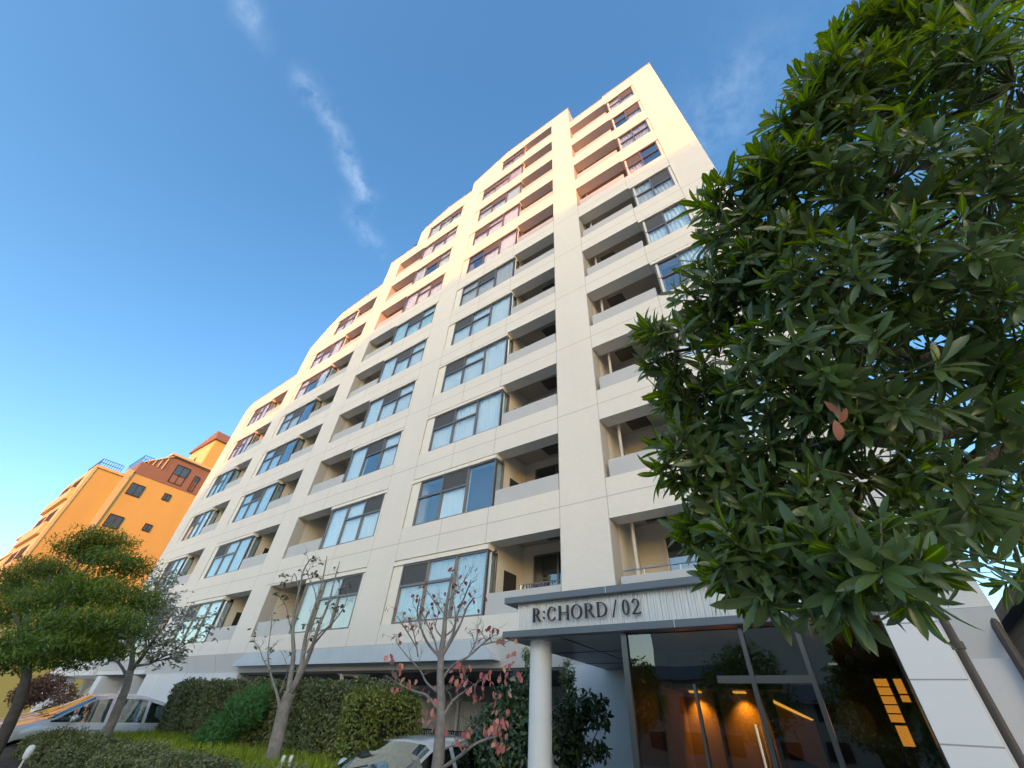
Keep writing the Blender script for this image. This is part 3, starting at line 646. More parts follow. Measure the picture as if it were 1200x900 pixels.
# ------------------------------------------------------------------ foreground broadleaf tree
M_bark = mat('grey_brown_bark', (.09, .07, .055), .9, noise=.35, nscale=14, bump=.8, bscale=50)
M_twig = mat('green_twig', (.13, .13, .06), .7)
clumps_scale = .86
T = thing('evergreen_tree', 'big dark glossy evergreen tree with long leaves in whorls, close at the right', 'tree', (1.9, 2.7, 0))
M_leaf = leaf_mat('glossy_leaf', (.04, .085, .008), (.17, .25, .018), (.32, .38, .035), rough=.28, trans=.34, spec=.5, rib=True, back=(.11, .16, .05), tonew=.62)
clumps = [(790, 412, 2.2, 52, 42), (850, 352, 2.15, 62, 60), (872, 255, 2.1, 58, 50), (920, 215, 2.05, 60, 50), (905, 310, 2.0, 62, 50), (950, 160, 2.1, 62, 55), (985, 110, 2.1, 62, 50), (1020, 60, 2.2, 60, 45), (1070, 30, 2.2, 80, 60), (1140, 10, 2.2, 95, 60),
  (830, 470, 2.1, 62, 50), (825, 545, 1.95, 60, 50), (850, 610, 1.8, 60, 45), (880, 665, 1.5, 55, 36), (905, 540, 1.9, 85, 55), (930, 620, 1.6, 75, 42), (960, 672, 1.35, 55, 26), (1030, 652, 1.2, 58, 22),
  (920, 420, 1.8, 90, 60), (985, 330, 1.75, 95, 60), (1000, 450, 1.65, 95, 55), (1010, 560, 1.6, 85, 42), (1040, 220, 1.85, 95, 60), (1090, 120, 1.95, 95, 60), (1080, 330, 1.65, 90, 46), (1100, 440, 1.75, 100, 42), (1160, 230, 1.8, 100, 50), (1170, 360, 1.6, 95, 40), (1180, 500, 1.7, 90, 22), (1120, 560, 1.6, 90, 18), (1190, 100, 1.9, 90, 45),
  (1100, 632, 1.4, 60, 13), (1180, 620, 1.8, 80, 14),
  (1060, 200, 2.7, 130, 90), (1150, 330, 2.7, 150, 100), (1040, 400, 2.6, 130, 90), (1130, 480, 2.6, 140, 90), (1180, 150, 2.8, 150, 90), (960, 300, 2.6, 100, 60), (1180, 590, 2.5, 110, 50), (940, 470, 2.5, 90, 45), (1250, 300, 2.2, 160, 60), (1260, 520, 2.2, 150, 50)]
CC = atd(1150, 360, 2.4)
WP, WA, WT = [], [], []; limbs = MB(); tw = MB(); trunk = MB()
tb = Vector((2.25, 3.1, 0)); fork = Vector((CC.x+.35, CC.y+.35, CC.z-.55))
def bez(a, b, c, n=8): return [a*(1-t)**2+b*2*t*(1-t)+c*t*t for t in [i/n for i in range(n+1)]]
tp = bez(tb, Vector((fork.x+.25, fork.y+.2, 1.2)), fork, 10); trunk.tube(tp, [.15-.006*i for i in range(11)], 12)
mains = []
for (mx_, my_, md) in ((1040, 130, 2.3), (1000, 330, 2.3), (930, 520, 2.1), (1090, 560, 1.9), (1180, 250, 2.3), (880, 400, 2.2)):
    e = atd(mx_, my_, md); pts = bez(fork, (fork+e)/2+Vector((rnd.uniform(-.15, .15), rnd.uniform(-.1, .1), rnd.uniform(-.1, .2))), e, 9)
    limbs.tube(pts, [.075-.0058*i for i in range(10)], 8); mains.append(pts)
allm = [q for p_ in mains for q in p_[2:]]
for (cx, cy, dd, rp_, nn) in clumps:
    c = atd(cx, cy, dd); rr = rp_*dd/FPX*.86; nn = int(nn*(.80 if dd < 2.4 else .42))
    j = min(allm, key=lambda q: (q-c).length)
    mid = bez(j, (j+c)/2+Vector((rnd.uniform(-.1, .1),)*3), c, 5); limbs.tube(mid, [.02-.0022*i for i in range(6)], 6)
    outw = (c-CC)
    for _ in range(nn):
        v = Vector(rand_dirs(1)[0]); v = (v+outw.normalized()*.35).normalized(); r_ = rr*rnd.uniform(.35, 1.05)**.7
        p = c+v*r_
        ax = (v*.75+outw.normalized()*.5+Vector((0, 0, .55))+Vector(rand_dirs(1)[0])*.35).normalized()
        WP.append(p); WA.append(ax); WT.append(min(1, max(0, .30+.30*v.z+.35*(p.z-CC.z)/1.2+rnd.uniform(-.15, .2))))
        q = bez(c+v*r_*.15, c+v*r_*.6-ax*.03, p+ax*.02, 3); tw.tube(q, [.006, .005, .004, .003], 4, cap=False)
P_, D_, N_, L_, W_, T_ = [], [], [], [], [], []
for p, ax, tn in zip(WP, WA, WT):
    a = ax.orthogonal().normalized(); b_ = ax.cross(a); n = rnd.randint(9, 14); ph = rnd.random()*6.28; sc = rnd.uniform(.75, 1.15)
    for i in range(n):
        th = ph+i*2.39996+rnd.uniform(-.25, .25); u_ = i/n; pol = R_(22+74*u_**.85+rnd.uniform(-15, 15))
        if rnd.random() < .10: continue
        rad = a*math.cos(th)+b_*math.sin(th); d = ax*math.cos(pol)+rad*math.sin(pol); nn_ = ax*math.sin(pol)-rad*math.cos(pol)
        d = d+Vector((rnd.uniform(-.12, .12), rnd.uniform(-.12, .12), -.22*u_+rnd.uniform(-.12, .06)))
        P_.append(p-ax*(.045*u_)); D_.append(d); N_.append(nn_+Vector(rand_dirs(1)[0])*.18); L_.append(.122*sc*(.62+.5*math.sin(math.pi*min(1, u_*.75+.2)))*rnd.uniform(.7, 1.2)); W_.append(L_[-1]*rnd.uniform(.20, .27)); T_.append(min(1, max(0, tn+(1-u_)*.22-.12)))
V, Q, tn, rb_ = leaves_mesh(np.array(P_), np.array(D_), np.array(N_), np.array(L_), np.array(W_), ns=6, curl=.28, fold=.30, tone=np.array(T_))
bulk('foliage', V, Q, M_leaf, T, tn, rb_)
trunk.build('trunk', M_bark, T, smooth=True); limbs.build('limb', M_bark, T, smooth=True); tw.build('twigs', M_twig, T, smooth=True)
# a few withered leaves
k = 8; c = [atd(978, 492, 1.35), atd(966, 470, 1.35), atd(992, 478, 1.4)]
V, Q, tn, rb_ = leaves_mesh(np.array([list(q) for q in c]), np.array([(-.1, 0, -1), (.3, .1, -.8), (-.5, 0, -.7)]), rand_dirs(3), np.array([.075, .06, .06]), np.array([.035, .02, .025]), tone=np.array([.5]*3))
o = bulk('withered_leaves', V, Q, leaf_mat('withered', (.30, .09, .05), (.45, .16, .09), rough=.6), T, tn, rb_); o['label'] = 'withered red-brown leaves among the green'
# ------------------------------------------------------------------ second tree at far right
def simple_cloud(cl, n, ln, wd, ns=2, up=.6, shape='round', curl=.2, droop=0, shell=.5):
    """leaves filling ellipsoid clumps: cl = [(centre, (rx,ry,rz))]"""
    vol = np.array([r[0]*r[1]*r[2] for c, r in cl])**.75; cnt = np.maximum(20, (n*vol/vol.sum()).astype(int)); P, Nn, T2 = [], [], []
    for (c, r), m in zip(cl, cnt):
        d = rand_dirs(m); rad = (shell+(1-shell)*nr.random(m))**.6; jit = 1+.18*np.sin(d[:, 0]*7+c[0])*np.cos(d[:, 1]*6+c[2])
        P.append(np.array(c)+d*rad[:, None]*np.array(r)*jit[:, None]); Nn.append(d*.8+np.array([0, 0, up])+rand_dirs(m)*.6); T2.append(np.clip(.45+.35*d[:, 2]+nr.normal(size=m)*.12, 0, 1))
    P = np.concatenate(P); Nn = np.concatenate(Nn); T2 = np.concatenate(T2); m = len(P)
    Dd = rand_dirs(m)+np.array([0, 0, -droop])
    return leaves_mesh(P, Dd, Nn, ln*(.7+.6*nr.random(m)), wd*(.7+.6*nr.random(m)), ns=ns, curl=curl, fold=.2, shape=shape, tone=T2)
T = thing('small_leaved_tree', 'small-leaved dark tree behind the big evergreen, at the right edge of the picture', 'tree', (5.0, 5.2, 0))
cl = [((3.6, 5.3, 4.6), (1.1, 1.0, .9)), ((4.4, 5.6, 5.3), (1.2, 1.1, 1.0)), ((3.2, 4.7, 3.75), (.55, .55, .4)), ((2.75, 4.6, 3.35), (.30, .3, .22)), ((3.7, 4.6, 3.6), (.7, .6, .45)), ((5.0, 5.0, 4.2), (1.2, 1.1, 1.0)), ((3.4, 5.2, 5.8), (.9, .9, .7)), ((4.6, 5.2, 6.4), (1.2, 1.1, .9)), ((4.4, 4.7, 3.3), (.8, .7, .5))]
V, Q, tn, rb_ = simple_cloud(cl, 9000, .075, .05, ns=2, droop=.3); bulk('crown', V, Q, leaf_mat('small_leaf', (.02, .05, .02), (.07, .12, .045), rough=.4, trans=.2), T, tn, rb_)
tr = MB(); tr.tube(bez(Vector((5.0, 5.2, 0)), Vector((4.9, 5.1, 2)), Vector((4.3, 5.3, 4.8)), 8), [.14-.01*i for i in range(9)], 10)
for c, r_ in cl: tr.tube(bez(Vector((4.75, 5.15, 2.2)), Vector((c[0], c[1], c[2]-.8)), Vector(c), 5), [.05, .04, .035, .03, .02, .012], 6)
tr.build('trunk', M_bark, T, smooth=True)
NB = thing('neighbouring_house', 'dark brown neighbouring house just right of the white block', 'house', (5.2, 11, 0))
g = MB(); g.box(2.6, 9, 9.6, 18, 0, 3.6); g.build('wall', wall_mat('brown_siding', (.11, .075, .06), [(.18, 0)], tile=False, jw=.01), NB)
g = MB(); g.box(2.4, 9.2, 9.4, 18.2, 3.6, 3.8); g.build('roof', mat('dark_roof', (.06, .055, .05), .7), NB)
# ------------------------------------------------------------------ left green tree (feathery, layered)
T = thing('feathery_tree', 'broad feathery green tree with layered branches before the orange block at far left', 'tree', (-14.6, 2.6, 0))
Yt = 3.0; cl = []
def cp_(x, y, Y, rx, ry, rz): c = at(x, y, Y); cl.append(((c.x, c.y, c.z), (rx*.9, ry, rz*1.0)))
for x, y, Y, rx, rz in [(125, 632, 3.0, 1.1, .32), (100, 645, 2.8, 1.3, .34), (145, 660, 3.2, 1.0, .34), (60, 665, 2.7, 1.3, .36), (25, 675, 2.6, 1.2, .36), (110, 690, 3.0, 1.6, .42), (60, 705, 2.8, 1.5, .42), (150, 700, 3.3, .9, .36), (10, 715, 2.5, 1.2, .42), (80, 735, 2.8, 1.6, .40), (130, 730, 3.1, 1.1, .34), (30, 755, 2.6, 1.3, .38), (95, 757, 2.9, 1.0, .26), (5, 770, 2.5, 1.0, .34), (60, 772, 2.7, .8, .2), (15, 690, 3.4, 1.5, .5), (70, 690, 3.6, 1.4, .5), (120, 760, 3.2, .5, .15)]:
    cp_(x, y, Y, rx*.75, .9, rz)
M_ft = leaf_mat('feathery_leaf', (.035, .075, .008), (.15, .22, .018), (.29, .33, .03), rough=.55, trans=.3, tonew=.6)
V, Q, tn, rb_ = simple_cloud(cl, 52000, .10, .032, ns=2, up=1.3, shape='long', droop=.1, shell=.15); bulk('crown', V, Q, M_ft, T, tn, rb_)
tr = MB(); b0 = at(8, 862, 2.9); b0.z = .3; f0 = at(30, 775, 2.9); tr.tube(bez(Vector((b0.x, b0.y, 0)), Vector((b0.x+.05, b0.y, 1.6)), f0, 8), [.12-.005*i for i in range(9)], 10)
for c, r_ in cl: tr.tube(bez(f0, Vector(((c[0]+f0.x)/2, (c[1]+f0.y)/2, (c[2]+f0.z)/2+.25)), Vector(c), 5), [.07, .055, .045, .035, .025, .012], 6)
tr.build('trunk', mat('dark_bark', (.06, .05, .04), .9, noise=.3, nscale=8, bump=.6), T, smooth=True)
# reddish bush behind
T = thing('brown_bush', 'brownish red bush behind the trunk of the feathery tree', 'bush', (-27, 7.2, 0))
cl = [((c.x, c.y, c.z), (r, r*.8, r*.6)) for c, r in ((at(45, 808, 7.2), 1.0), (at(60, 800, 7.4), .7), (at(32, 815, 7.0), .9), (at(75, 812, 7.4), .6))]
cl += [((-27.8, 7.2, .9), (1.2, 1, .8))]
V, Q, tn, rb_ = simple_cloud(cl, 5000, .14, .07, ns=1); bulk('foliage', V, Q, leaf_mat('brown_leaf', (.06, .03, .02), (.14, .07, .04), rough=.6), T, tn, rb_)
tr = MB(); tr.tube([(-27.8, 7.2, 0), (-27.8, 7.2, 1.4)], .06); tr.build('stem', M_bark, T)
# ------------------------------------------------------------------ branching trees
M_gbark = mat('pale_grey_bark', (.23, .205, .175), .85, noise=.3, nscale=9, bump=.7, bscale=35)
def poly3(pts, Y, dY=0, seed=0):
    r = random.Random(seed); ys = 0; o = []
    for i, (x, y) in enumerate(pts):
        ys += r.uniform(-1, 1)*dY*.12*i; o.append(at(x, y, Y+ys))
    return o
def smooth_path(p, k=3):
    o = [p[0]]
    for i in range(len(p)-1):
        p0 = p[max(i-1, 0)]; p1 = p[i]; p2 = p[i+1]; p3 = p[min(i+2, len(p)-1)]
        for j in range(1, k+1):
            t = j/k; o.append(.5*((2*p1)+(p2-p0)*t+(2*p0-5*p1+4*p2-p3)*t*t+(3*p1-p0-3*p2+p3)*t**3))
    return o
def twiggy(mb, paths, rr, tips, n=3, ln=.3, seed=1, sub=1):
    r = random.Random(seed)
    for p in paths:
        for _ in range(n):
            i = r.randint(len(p)//3, len(p)-2); b = p[i]; d = (p[i+1]-p[i]).normalized()
            d = (d*.8+Vector((r.uniform(-1, 1), r.uniform(-1, 1), r.uniform(-.1, .9)))*.75).normalized(); l = ln*r.uniform(.5, 1.3)
            q = [b, b+d*l*.4+Vector((r.uniform(-.04, .04), 0, .02)), b+d*l*.75+Vector((r.uniform(-.05, .05), r.uniform(-.05, .05), .05*l)), b+d*l+Vector((r.uniform(-.08, .08), r.uniform(-.08, .08), .12*l))]
            mb.tube(q, [rr, rr*.8, rr*.6, rr*.35], 5); tips.append((q[-1], (q[-1]-q[-2]).normalized())); tips.append((q[2], (q[2]-q[1]).normalized()))
            if sub:
                twiggy(mb, [smooth_path(q, 1)], rr*.6, tips, 2, ln*.5, r.randint(0, 9999), 0)
def leaf_tips(tips, frac, cnt, ln, wd, droop, seed, cmat, parent, name='leaves', shape='round'):
    r = random.Random(seed); P, Dd, Nn, Lx, Wx = [], [], [], [], []
    for p, d in tips:
        if r.random() > frac: continue
        for _ in range(r.randint(1, cnt)):
            P.append(tuple(p+Vector((r.uniform(-.03, .03), r.uniform(-.03, .03), r.uniform(-.03, .03))))); v = Vector((r.uniform(-1, 1), r.uniform(-1, 1), r.uniform(-.4, .6)-droop)); Dd.append(tuple(v)); Nn.append((r.uniform(-1, 1), r.uniform(-1, 1), .7)); Lx.append(ln*r.uniform(.7, 1.25)); Wx.append(wd*r.uniform(.75, 1.2))
    V, Q, tn, rb_ = leaves_mesh(np.array(P), np.array(Dd), np.array(Nn), np.array(Lx), np.array(Wx), ns=4, curl=.35, fold=.35, shape=shape)
    return bulk(name, V, Q, cmat, parent, tn, rb_)
# bare tree in front of the hedge
Yb = 5.8; T = thing('pollarded_tree', 'almost bare pale-trunked tree with several upright stems, in front of the tall hedge', 'tree', at(322, 890, Yb)*1)
tr = MB(); br = MB(); tips = []
base = at(318, 893, Yb); trunk_p = [Vector((base.x, base.y, .2)), base, at(326, 860, Yb), at(333, 830, Yb), at(340, 812, Yb)]
tr.tube(smooth_path(trunk_p), np.linspace(.14, .11, 13), 12)
paths = [
 ([(336, 822), (341, 790), (344, 765), (343, 740), (345, 715), (351, 690), (356, 668), (364, 655)], .062, .022),
 ([(338, 818), (352, 785), (356, 760), (361, 735), (371, 705), (378, 680), (383, 652)], .066, .02),
 ([(341, 812), (356, 782), (366, 758), (373, 735), (384, 710), (390, 688), (398, 658)], .060, .02),
 ([(360, 765), (372, 745), (387, 732), (390, 722)], .024, .011), ([(366, 757), (382, 738), (398, 720), (408, 700)], .026, .010),
 ([(330, 845), (325, 815), (320, 800), (316, 785), (314, 765), (317, 740), (319, 720)], .036, .013),
 ([(316, 785), (308, 772), (304, 760), (296, 750)], .016, .008), ([(344, 745), (338, 725), (334, 708), (325, 712)], .020, .008),
 ([(350, 690), (345, 672), (338, 688), (328, 683), (312, 686)], .016, .007), ([(371, 705), (368, 690), (360, 672), (368, 663)], .016, .007), ([(384, 708), (394, 698), (400, 690)], .013, .006),
 ([(356, 770), (362, 748), (365, 728)], .02, .009), ([(328, 812), (334, 795), (340, 780)], .018, .01)]
bp3 = []
for i, (p, r0, r1) in enumerate(paths):
    q = smooth_path(poly3(p, Yb, .6 if i > 2 else .35, i)); br.tube(q, np.linspace(r0*.9, r1*.5, len(q)), 8); bp3.append(q); tips.append((q[-1], (q[-1]-q[-2]).normalized()))
kn = MB()
for i in (1, 2): 
    q = bp3[i]; c = q[3]
twiggy(br, bp3, .006, tips, 4, .30, 5)
tr.build('trunk', M_gbark, T, smooth=True); br.build('branches', M_gbark, T, smooth=True)
leaf_tips(tips, .32, 3, .10, .05, .25, 3, leaf_mat('sparse_leaf', (.05, .06, .035), (.12, .14, .08), rough=.5), T)
# red-leaved tree in front of the silver car
Yb = 4.6; T = thing('red_leaved_tree', 'young thin tree with sparse pink and orange autumn leaves, in front of the silver car', 'tree', at(515, 900, Yb)*1)
tr = MB(); br = MB(); tips = []
p = [(512, 905), (515, 870), (517, 840), (517, 815), (516, 790), (517, 765), (520, 745), (522, 720), (525, 700), (530, 672)]
q = poly3(p, Yb); q.insert(0, Vector((q[0].x-.02, q[0].y, .15))); q = smooth_path(q); tr.tube(q, np.linspace(.075, .015, len(q)), 10)
paths = [([(516, 772), (528, 752), (540, 730), (547, 712), (556, 700)], .022, .008), ([(517, 768), (530, 745), (536, 720), (545, 698), (552, 680)], .02, .007), ([(515, 770), (502, 755), (494, 738), (489, 718), (492, 700)], .019, .007),
 ([(514, 772), (509, 750), (500, 730), (493, 715)], .015, .006), ([(516, 800), (530, 780), (548, 770), (565, 755), (578, 745)], .02, .006), ([(548, 770), (556, 756), (560, 742)], .01, .005), ([(565, 756), (582, 752), (592, 758)], .008, .004),
 ([(517, 845), (530, 822), (545, 810), (560, 800)], .02, .008), ([(516, 835), (500, 815), (485, 810), (465, 800), (452, 792)], .018, .006), ([(514, 812), (500, 800), (492, 785), (478, 770), (466, 755)], .014, .005), ([(489, 760), (480, 745), (474, 735), (468, 725)], .010, .004),
 ([(490, 770), (487, 752), (484, 740), (480, 728)], .009, .004), ([(512, 905), (540, 885), (560, 870), (585, 862)], .02, .008), ([(513, 895), (520, 878), (545, 868), (560, 850)], .016, .006), ([(522, 745), (532, 735), (533, 715), (530, 700)], .012, .005), ([(519, 748), (510, 735), (514, 715), (505, 700)], .011, .004), ([(521, 720), (510, 705), (498, 690)], .01, .004), ([(524, 705), (538, 690), (548, 672)], .01, .004)]
bp3 = []
for i, (p, r0, r1) in enumerate(paths):
    qq = smooth_path(poly3(p, Yb, .9, i+20)); br.tube(qq, np.linspace(r0, r1, len(qq)), 7); bp3.append(qq); tips.append((qq[-1], (qq[-1]-qq[-2]).normalized()))
twiggy(br, bp3, .0045, tips, 5, .26, 9)
tr.build('trunk', M_gbark, T, smooth=True); br.build('branches', M_gbark, T, smooth=True)
M_red = leaf_mat('autumn_leaf', (.46, .12, .12), (.62, .28, .20), (.70, .36, .10), rough=.55, trans=.3, tonew=.1)
low = [(p, d) for p, d in tips if p.z < 2.35]; high = [(p, d) for p, d in tips if p.z >= 2.35]
extra = []
for (x, y, n_) in ((480, 800, 5), (503, 808, 6), (500, 840, 7), (540, 800, 8), (555, 812, 10), (570, 792, 10), (575, 815, 6), (588, 800, 6), (590, 838, 10), (590, 870, 12), (545, 865, 9), (600, 785, 6), (580, 850, 8), (470, 810, 5), (604, 770, 5), (540, 790, 3), (520, 850, 3)):
    for _ in range(n_): extra.append((at(x+rnd.uniform(-9, 9), y+rnd.uniform(-9, 9), Yb+rnd.uniform(-.4, .4)), Vector((0, 0, 1))))
leaf_tips(low, .12, 2, .10, .06, 1.1, 4, M_red, T, 'leaves'); leaf_tips(extra, 1, 1, .078, .045, 1.3, 6, M_red, T, 'leaves')
leaf_tips(high, .28, 1, .075, .04, .9, 8, leaf_mat('dark_red_leaf', (.22, .05, .05), (.30, .09, .08), rough=.6), T, 'leaves')
# olive-like tree beyond
Yb = 5.0; T = thing('grey_leaved_tree', 'small grey-green leaved tree with a pale leaning trunk, in front of the light silver hatchback', 'tree', at(128, 855, Yb)*1)
tr = MB(); br = MB(); tips = []
b0 = at(126, 858, Yb); q = smooth_path([Vector((b0.x, b0.y, .2)), b0, at(138, 830, Yb), at(148, 805, Yb), at(153, 785, Yb)]); tr.tube(q, np.linspace(.115, .085, len(q)), 10)
bp3 = []
for i, (p, r0, r1) in enumerate([([(152, 790), (156, 765), (155, 745), (160, 725), (170, 712)], .07, .015), ([(153, 787), (168, 768), (180, 750), (192, 735), (200, 722)], .06, .015), ([(150, 795), (140, 778), (128, 770), (118, 765)], .04, .012), ([(160, 780), (175, 778), (190, 770), (205, 765)], .035, .012), ([(156, 760), (145, 745), (140, 730)], .03, .01), ([(170, 765), (172, 745), (180, 728), (183, 712)], .03, .01)]):
    qq = smooth_path(poly3(p, Yb, 1.2, i+50)); br.tube(qq, np.linspace(r0, r1, len(qq)), 7); bp3.append(qq); tips.append((qq[-1], (qq[-1]-qq[-2]).normalized()))
twiggy(br, bp3, .014, tips, 7, .8, 19); tr.build('trunk', M_gbark, T, smooth=True); br.build('branches', mat('olive_branch', (.14, .13, .115), .9), T, smooth=True)
M_ol = leaf_mat('grey_green_leaf', (.17, .18, .15), (.38, .40, .33), rough=.5, trans=.15, tonew=.1)
leaf_tips(tips, 1, 9, .14, .055, .1, 12, M_ol, T)
ex = [(t[0]+Vector((rnd.uniform(-.3, .3), rnd.uniform(-.3, .3), rnd.uniform(-.3, .3))), t[1]) for t in tips for _ in range(4)]
leaf_tips(ex, .9, 3, .13, .05, .1, 13, M_ol, T)
# ------------------------------------------------------------------ planter, hedges, grass
pl = MB(); pl.add([(-20, 2.6, .35), (-5.6, 2.6, .35), (-5.6, 4.4, .66), (-20, 4.4, .66), (-20, 7.0, .84), (-7.9, 7.0, .84)], [(0, 1, 2, 3), (3, 2, 5, 4)])
pl.box(-20, -5.6, 2.55, 2.7, 0, .36)
tag(pl.build('planting_bed', mat('soil', (.06, .045, .03), .95, noise=.3, nscale=6)), kind='structure')
def gz(y): return .35+(y-2.6)/1.8*.31 if y < 4.4 else .66+(y-4.4)/2.6*.18
n = 26000; X = -19+13.2*nr.random(n); Y = 4.0+2.8*nr.random(n); Z = np.array([gz(y) for y in Y])
Dd = nr.normal(size=(n, 3))*.45+np.array([0, 0, 1.0]); V, Q, tn, rb_ = leaves_mesh(np.stack([X, Y, Z], 1), Dd, rand_dirs(n), .12+.14*nr.random(n), np.full(n, .022), ns=2, curl=.5, fold=.2)
tag(bulk('grass', V, Q, leaf_mat('grass_blade', (.13, .18, .015), (.30, .38, .03), rough=.6, trans=.3), None, tn, rb_), 'short bright green grass on the raised bed in front of the tall hedge', 'grass', kind='stuff')
def hedge(name, label, x0, x1, y0, y1, z0, z1, n, ln, wd, cm, round_=.25, zf=None, inner=None, capend=False, group=None, seed=0):
    T = thing(name, label, 'hedge', ((x0+x1)/2, (y0+y1)/2, z0)); r = np.random.default_rng(seed)
    # sample the box surface: front, top, ends, back
    A = [(x1-x0)*(z1-z0), (x1-x0)*(y1-y0), (y1-y0)*(z1-z0), (y1-y0)*(z1-z0), (x1-x0)*(z1-z0)*.25]; S = sum(A); P, Nn = [], []
    for i, a in enumerate(A):
        m = int(n*a/S); u, v = r.random(m), r.random(m)
        if i == 0: p = np.stack([x0+u*(x1-x0), np.full(m, y0), z0+v*(z1-z0)], 1); d = (0, -1, 0)
        if i == 1: p = np.stack([x0+u*(x1-x0), y0+v*(y1-y0), np.full(m, z1)], 1); d = (0, 0, 1)
        if i == 2: p = np.stack([np.full(m, x0), y0+u*(y1-y0), z0+v*(z1-z0)], 1); d = (-1, 0, 0)
        if i == 3: p = np.stack([np.full(m, x1), y0+u*(y1-y0), z0+v*(z1-z0)], 1); d = (1, 0, 0)
        if i == 4: p = np.stack([x0+u*(x1-x0), np.full(m, y1), z0+v*(z1-z0)], 1); d = (0, 1, 0)
        P.append(p); Nn.append(np.tile(d, (m, 1)).astype(float))
    P = np.concatenate(P); Nn = np.concatenate(Nn); c = np.array([(x0+x1)/2, (y0+y1)/2, (z0+z1)/2]); hf = np.array([(x1-x0)/2, (y1-y0)/2, (z1-z0)/2])
    # round the corners, add lumps
    core_ = np.maximum(np.abs(P-c)-(hf-round_), 0); ln_ = np.linalg.norm(core_, axis=1); ex = np.maximum(ln_-round_, 0)
    P = P-np.sign(P-c)*core_/(ln_[:, None]+1e-6)*ex[:, None]*(P[:, 2:3] > z0+.2)
    lump = .05*np.sin(P[:, 0]*3.1+P[:, 2]*2)+.04*np.sin(P[:, 0]*7.7+P[:, 2]*5.3+P[:, 1]*3)+.03*r.normal(size=len(P)); P = P+Nn*lump[:, None]-Nn*(r.random(len(P))**2*.14)[:, None]
    if zf is not None: P[:, 2] += np.array([zf(a, b) for a, b in P[:, :2]])*(P[:, 2]-z0)/(z1-z0)
    m = len(P); Dd = rand_dirs(m)*.9+Nn*.35+np.array([0, 0, .15]); V, Q, tn, rb_ = leaves_mesh(P, Dd, Nn+rand_dirs(m)*.5, ln*(.7+.6*r.random(m)), wd*(.7+.6*r.random(m)), ns=2, curl=.3, fold=.25, shape='round', tone=np.clip(.5+.25*np.sin(P[:, 0]*1.3+P[:, 2]*2.1)+.15*r.normal(size=m), 0, 1))
    bulk('foliage', V, Q, cm, T, tn, rb_)
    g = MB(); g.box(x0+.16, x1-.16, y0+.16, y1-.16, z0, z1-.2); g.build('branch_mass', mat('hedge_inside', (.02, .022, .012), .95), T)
    return T
M_h1 = leaf_mat('hedge_leaf', (.06, .08, .03), (.17, .20, .075), (.25, .28, .11), rough=.42, trans=.15, spec=.5)
hedge('tall_hedge', 'long tall clipped dark green hedge between the light silver hatchback and the silver saloon', -17.6, -8.05, 6.75, 8.0, .3, 2.10, 62000, .075, .042, M_h1, .16, seed=3)
M_h2 = leaf_mat('light_hedge_leaf', (.09, .12, .02), (.22, .25, .05), (.3, .32, .08), rough=.42, trans=.2)
hedge('clipped_bush', 'lighter yellow-green clipped bush at the near end of the tall hedge, beside the silver saloon', -8.6, -7.72, 6.35, 7.9, .3, 2.0, 9000, .075, .042, M_h2, .3, seed=5)
M_h3 = leaf_mat('low_hedge_leaf', (.085, .10, .035), (.19, .215, .08), (.26, .29, .11), rough=.5, trans=.12)
hedge('low_hedge', 'low clipped brown-green hedge in front of the grass, along the street', -15.6, -4.9, 3.5, 4.35, .3, .93, 42000, .05, .028, M_h3, .22, seed=7)
# fern-like soft green patch in front of the hedge
T = thing('ferny_shrub', 'soft bright green ferny shrub growing against the tall hedge', 'shrub', (-12.6, 6.5, .7))
cl = [((c.x, c.y, c.z), (rx, .35, rz)) for c, rx, rz in ((at(285, 835, 6.45), .75, .38), (at(260, 855, 6.4), .7, .3), (at(300, 822, 6.5), .35, .3), (at(245, 868, 6.3), .7, .2))]
V, Q, tn, rb_ = simple_cloud(cl, 5000, .14, .02, ns=1, up=.3, droop=-.6); bulk('foliage', V, Q, leaf_mat('fern_leaf', (.04, .13, .03), (.09, .24, .07), rough=.6, trans=.3), T, tn, rb_)
# dark camellia-like shrubs left of the column, small tree right of it
M_cam = leaf_mat('camellia_leaf', (.02, .05, .018), (.07, .12, .045), (.15, .21, .09), rough=.3, trans=.12)
def shrub(name, label, blobs, n, ln, wd, m_, base, cat='shrub', up=.5, shell=.4):
    T = thing(name, label, cat, base); V, Q, tn, rb_ = simple_cloud(blobs, n, ln, wd, ns=3, shell=shell, up=up, droop=.3); bulk('foliage', V, Q, m_, T, tn, rb_)
    s = MB()
    for c, r_ in blobs: s.tube(bez(Vector(base), Vector((base[0], base[1], (base[2]+c[2])/2)), Vector(c), 5), [.03, .026, .022, .018, .012, .006], 6)
    s.build('stem', M_bark, T, smooth=True); return T
def bl(*L_): return [((c.x, c.y, c.z), r) for c, r in L_]
shrub('camellia_bush', 'dense dark glossy bush just left of the round entrance column', bl((at(610, 820, 7.4), (.42, .4, .38)), (at(590, 850, 7.2), (.45, .4, .4)), (at(620, 870, 7.0), (.45, .4, .5)), (at(600, 900, 7.0), (.6, .45, .5)), (at(570, 870, 7.2), (.35, .4, .45)), (at(622, 815, 7.6), (.3, .3, .3)), (Vector((-5.6, 7.1, .6)), (.7, .5, .6)))[:], 9000, .09, .045, M_cam, (-5.6, 7.1, 0))
shrub('slender_tree', 'tall slender bush with drooping dark leaves right of the round entrance column', bl((at(675, 835, 8.2), (.38, .3, .28)), (at(695, 825, 8.2), (.28, .25, .2)), (at(668, 860, 8.2), (.25, .3, .45)), (at(672, 890, 8.1), (.28, .3, .5)), (at(700, 878, 8.2), (.2, .2, .16)), (at(705, 845, 8.1), (.15, .2, .14))), 1700, .11, .05, M_cam, (-4.6, 8.2, 0))
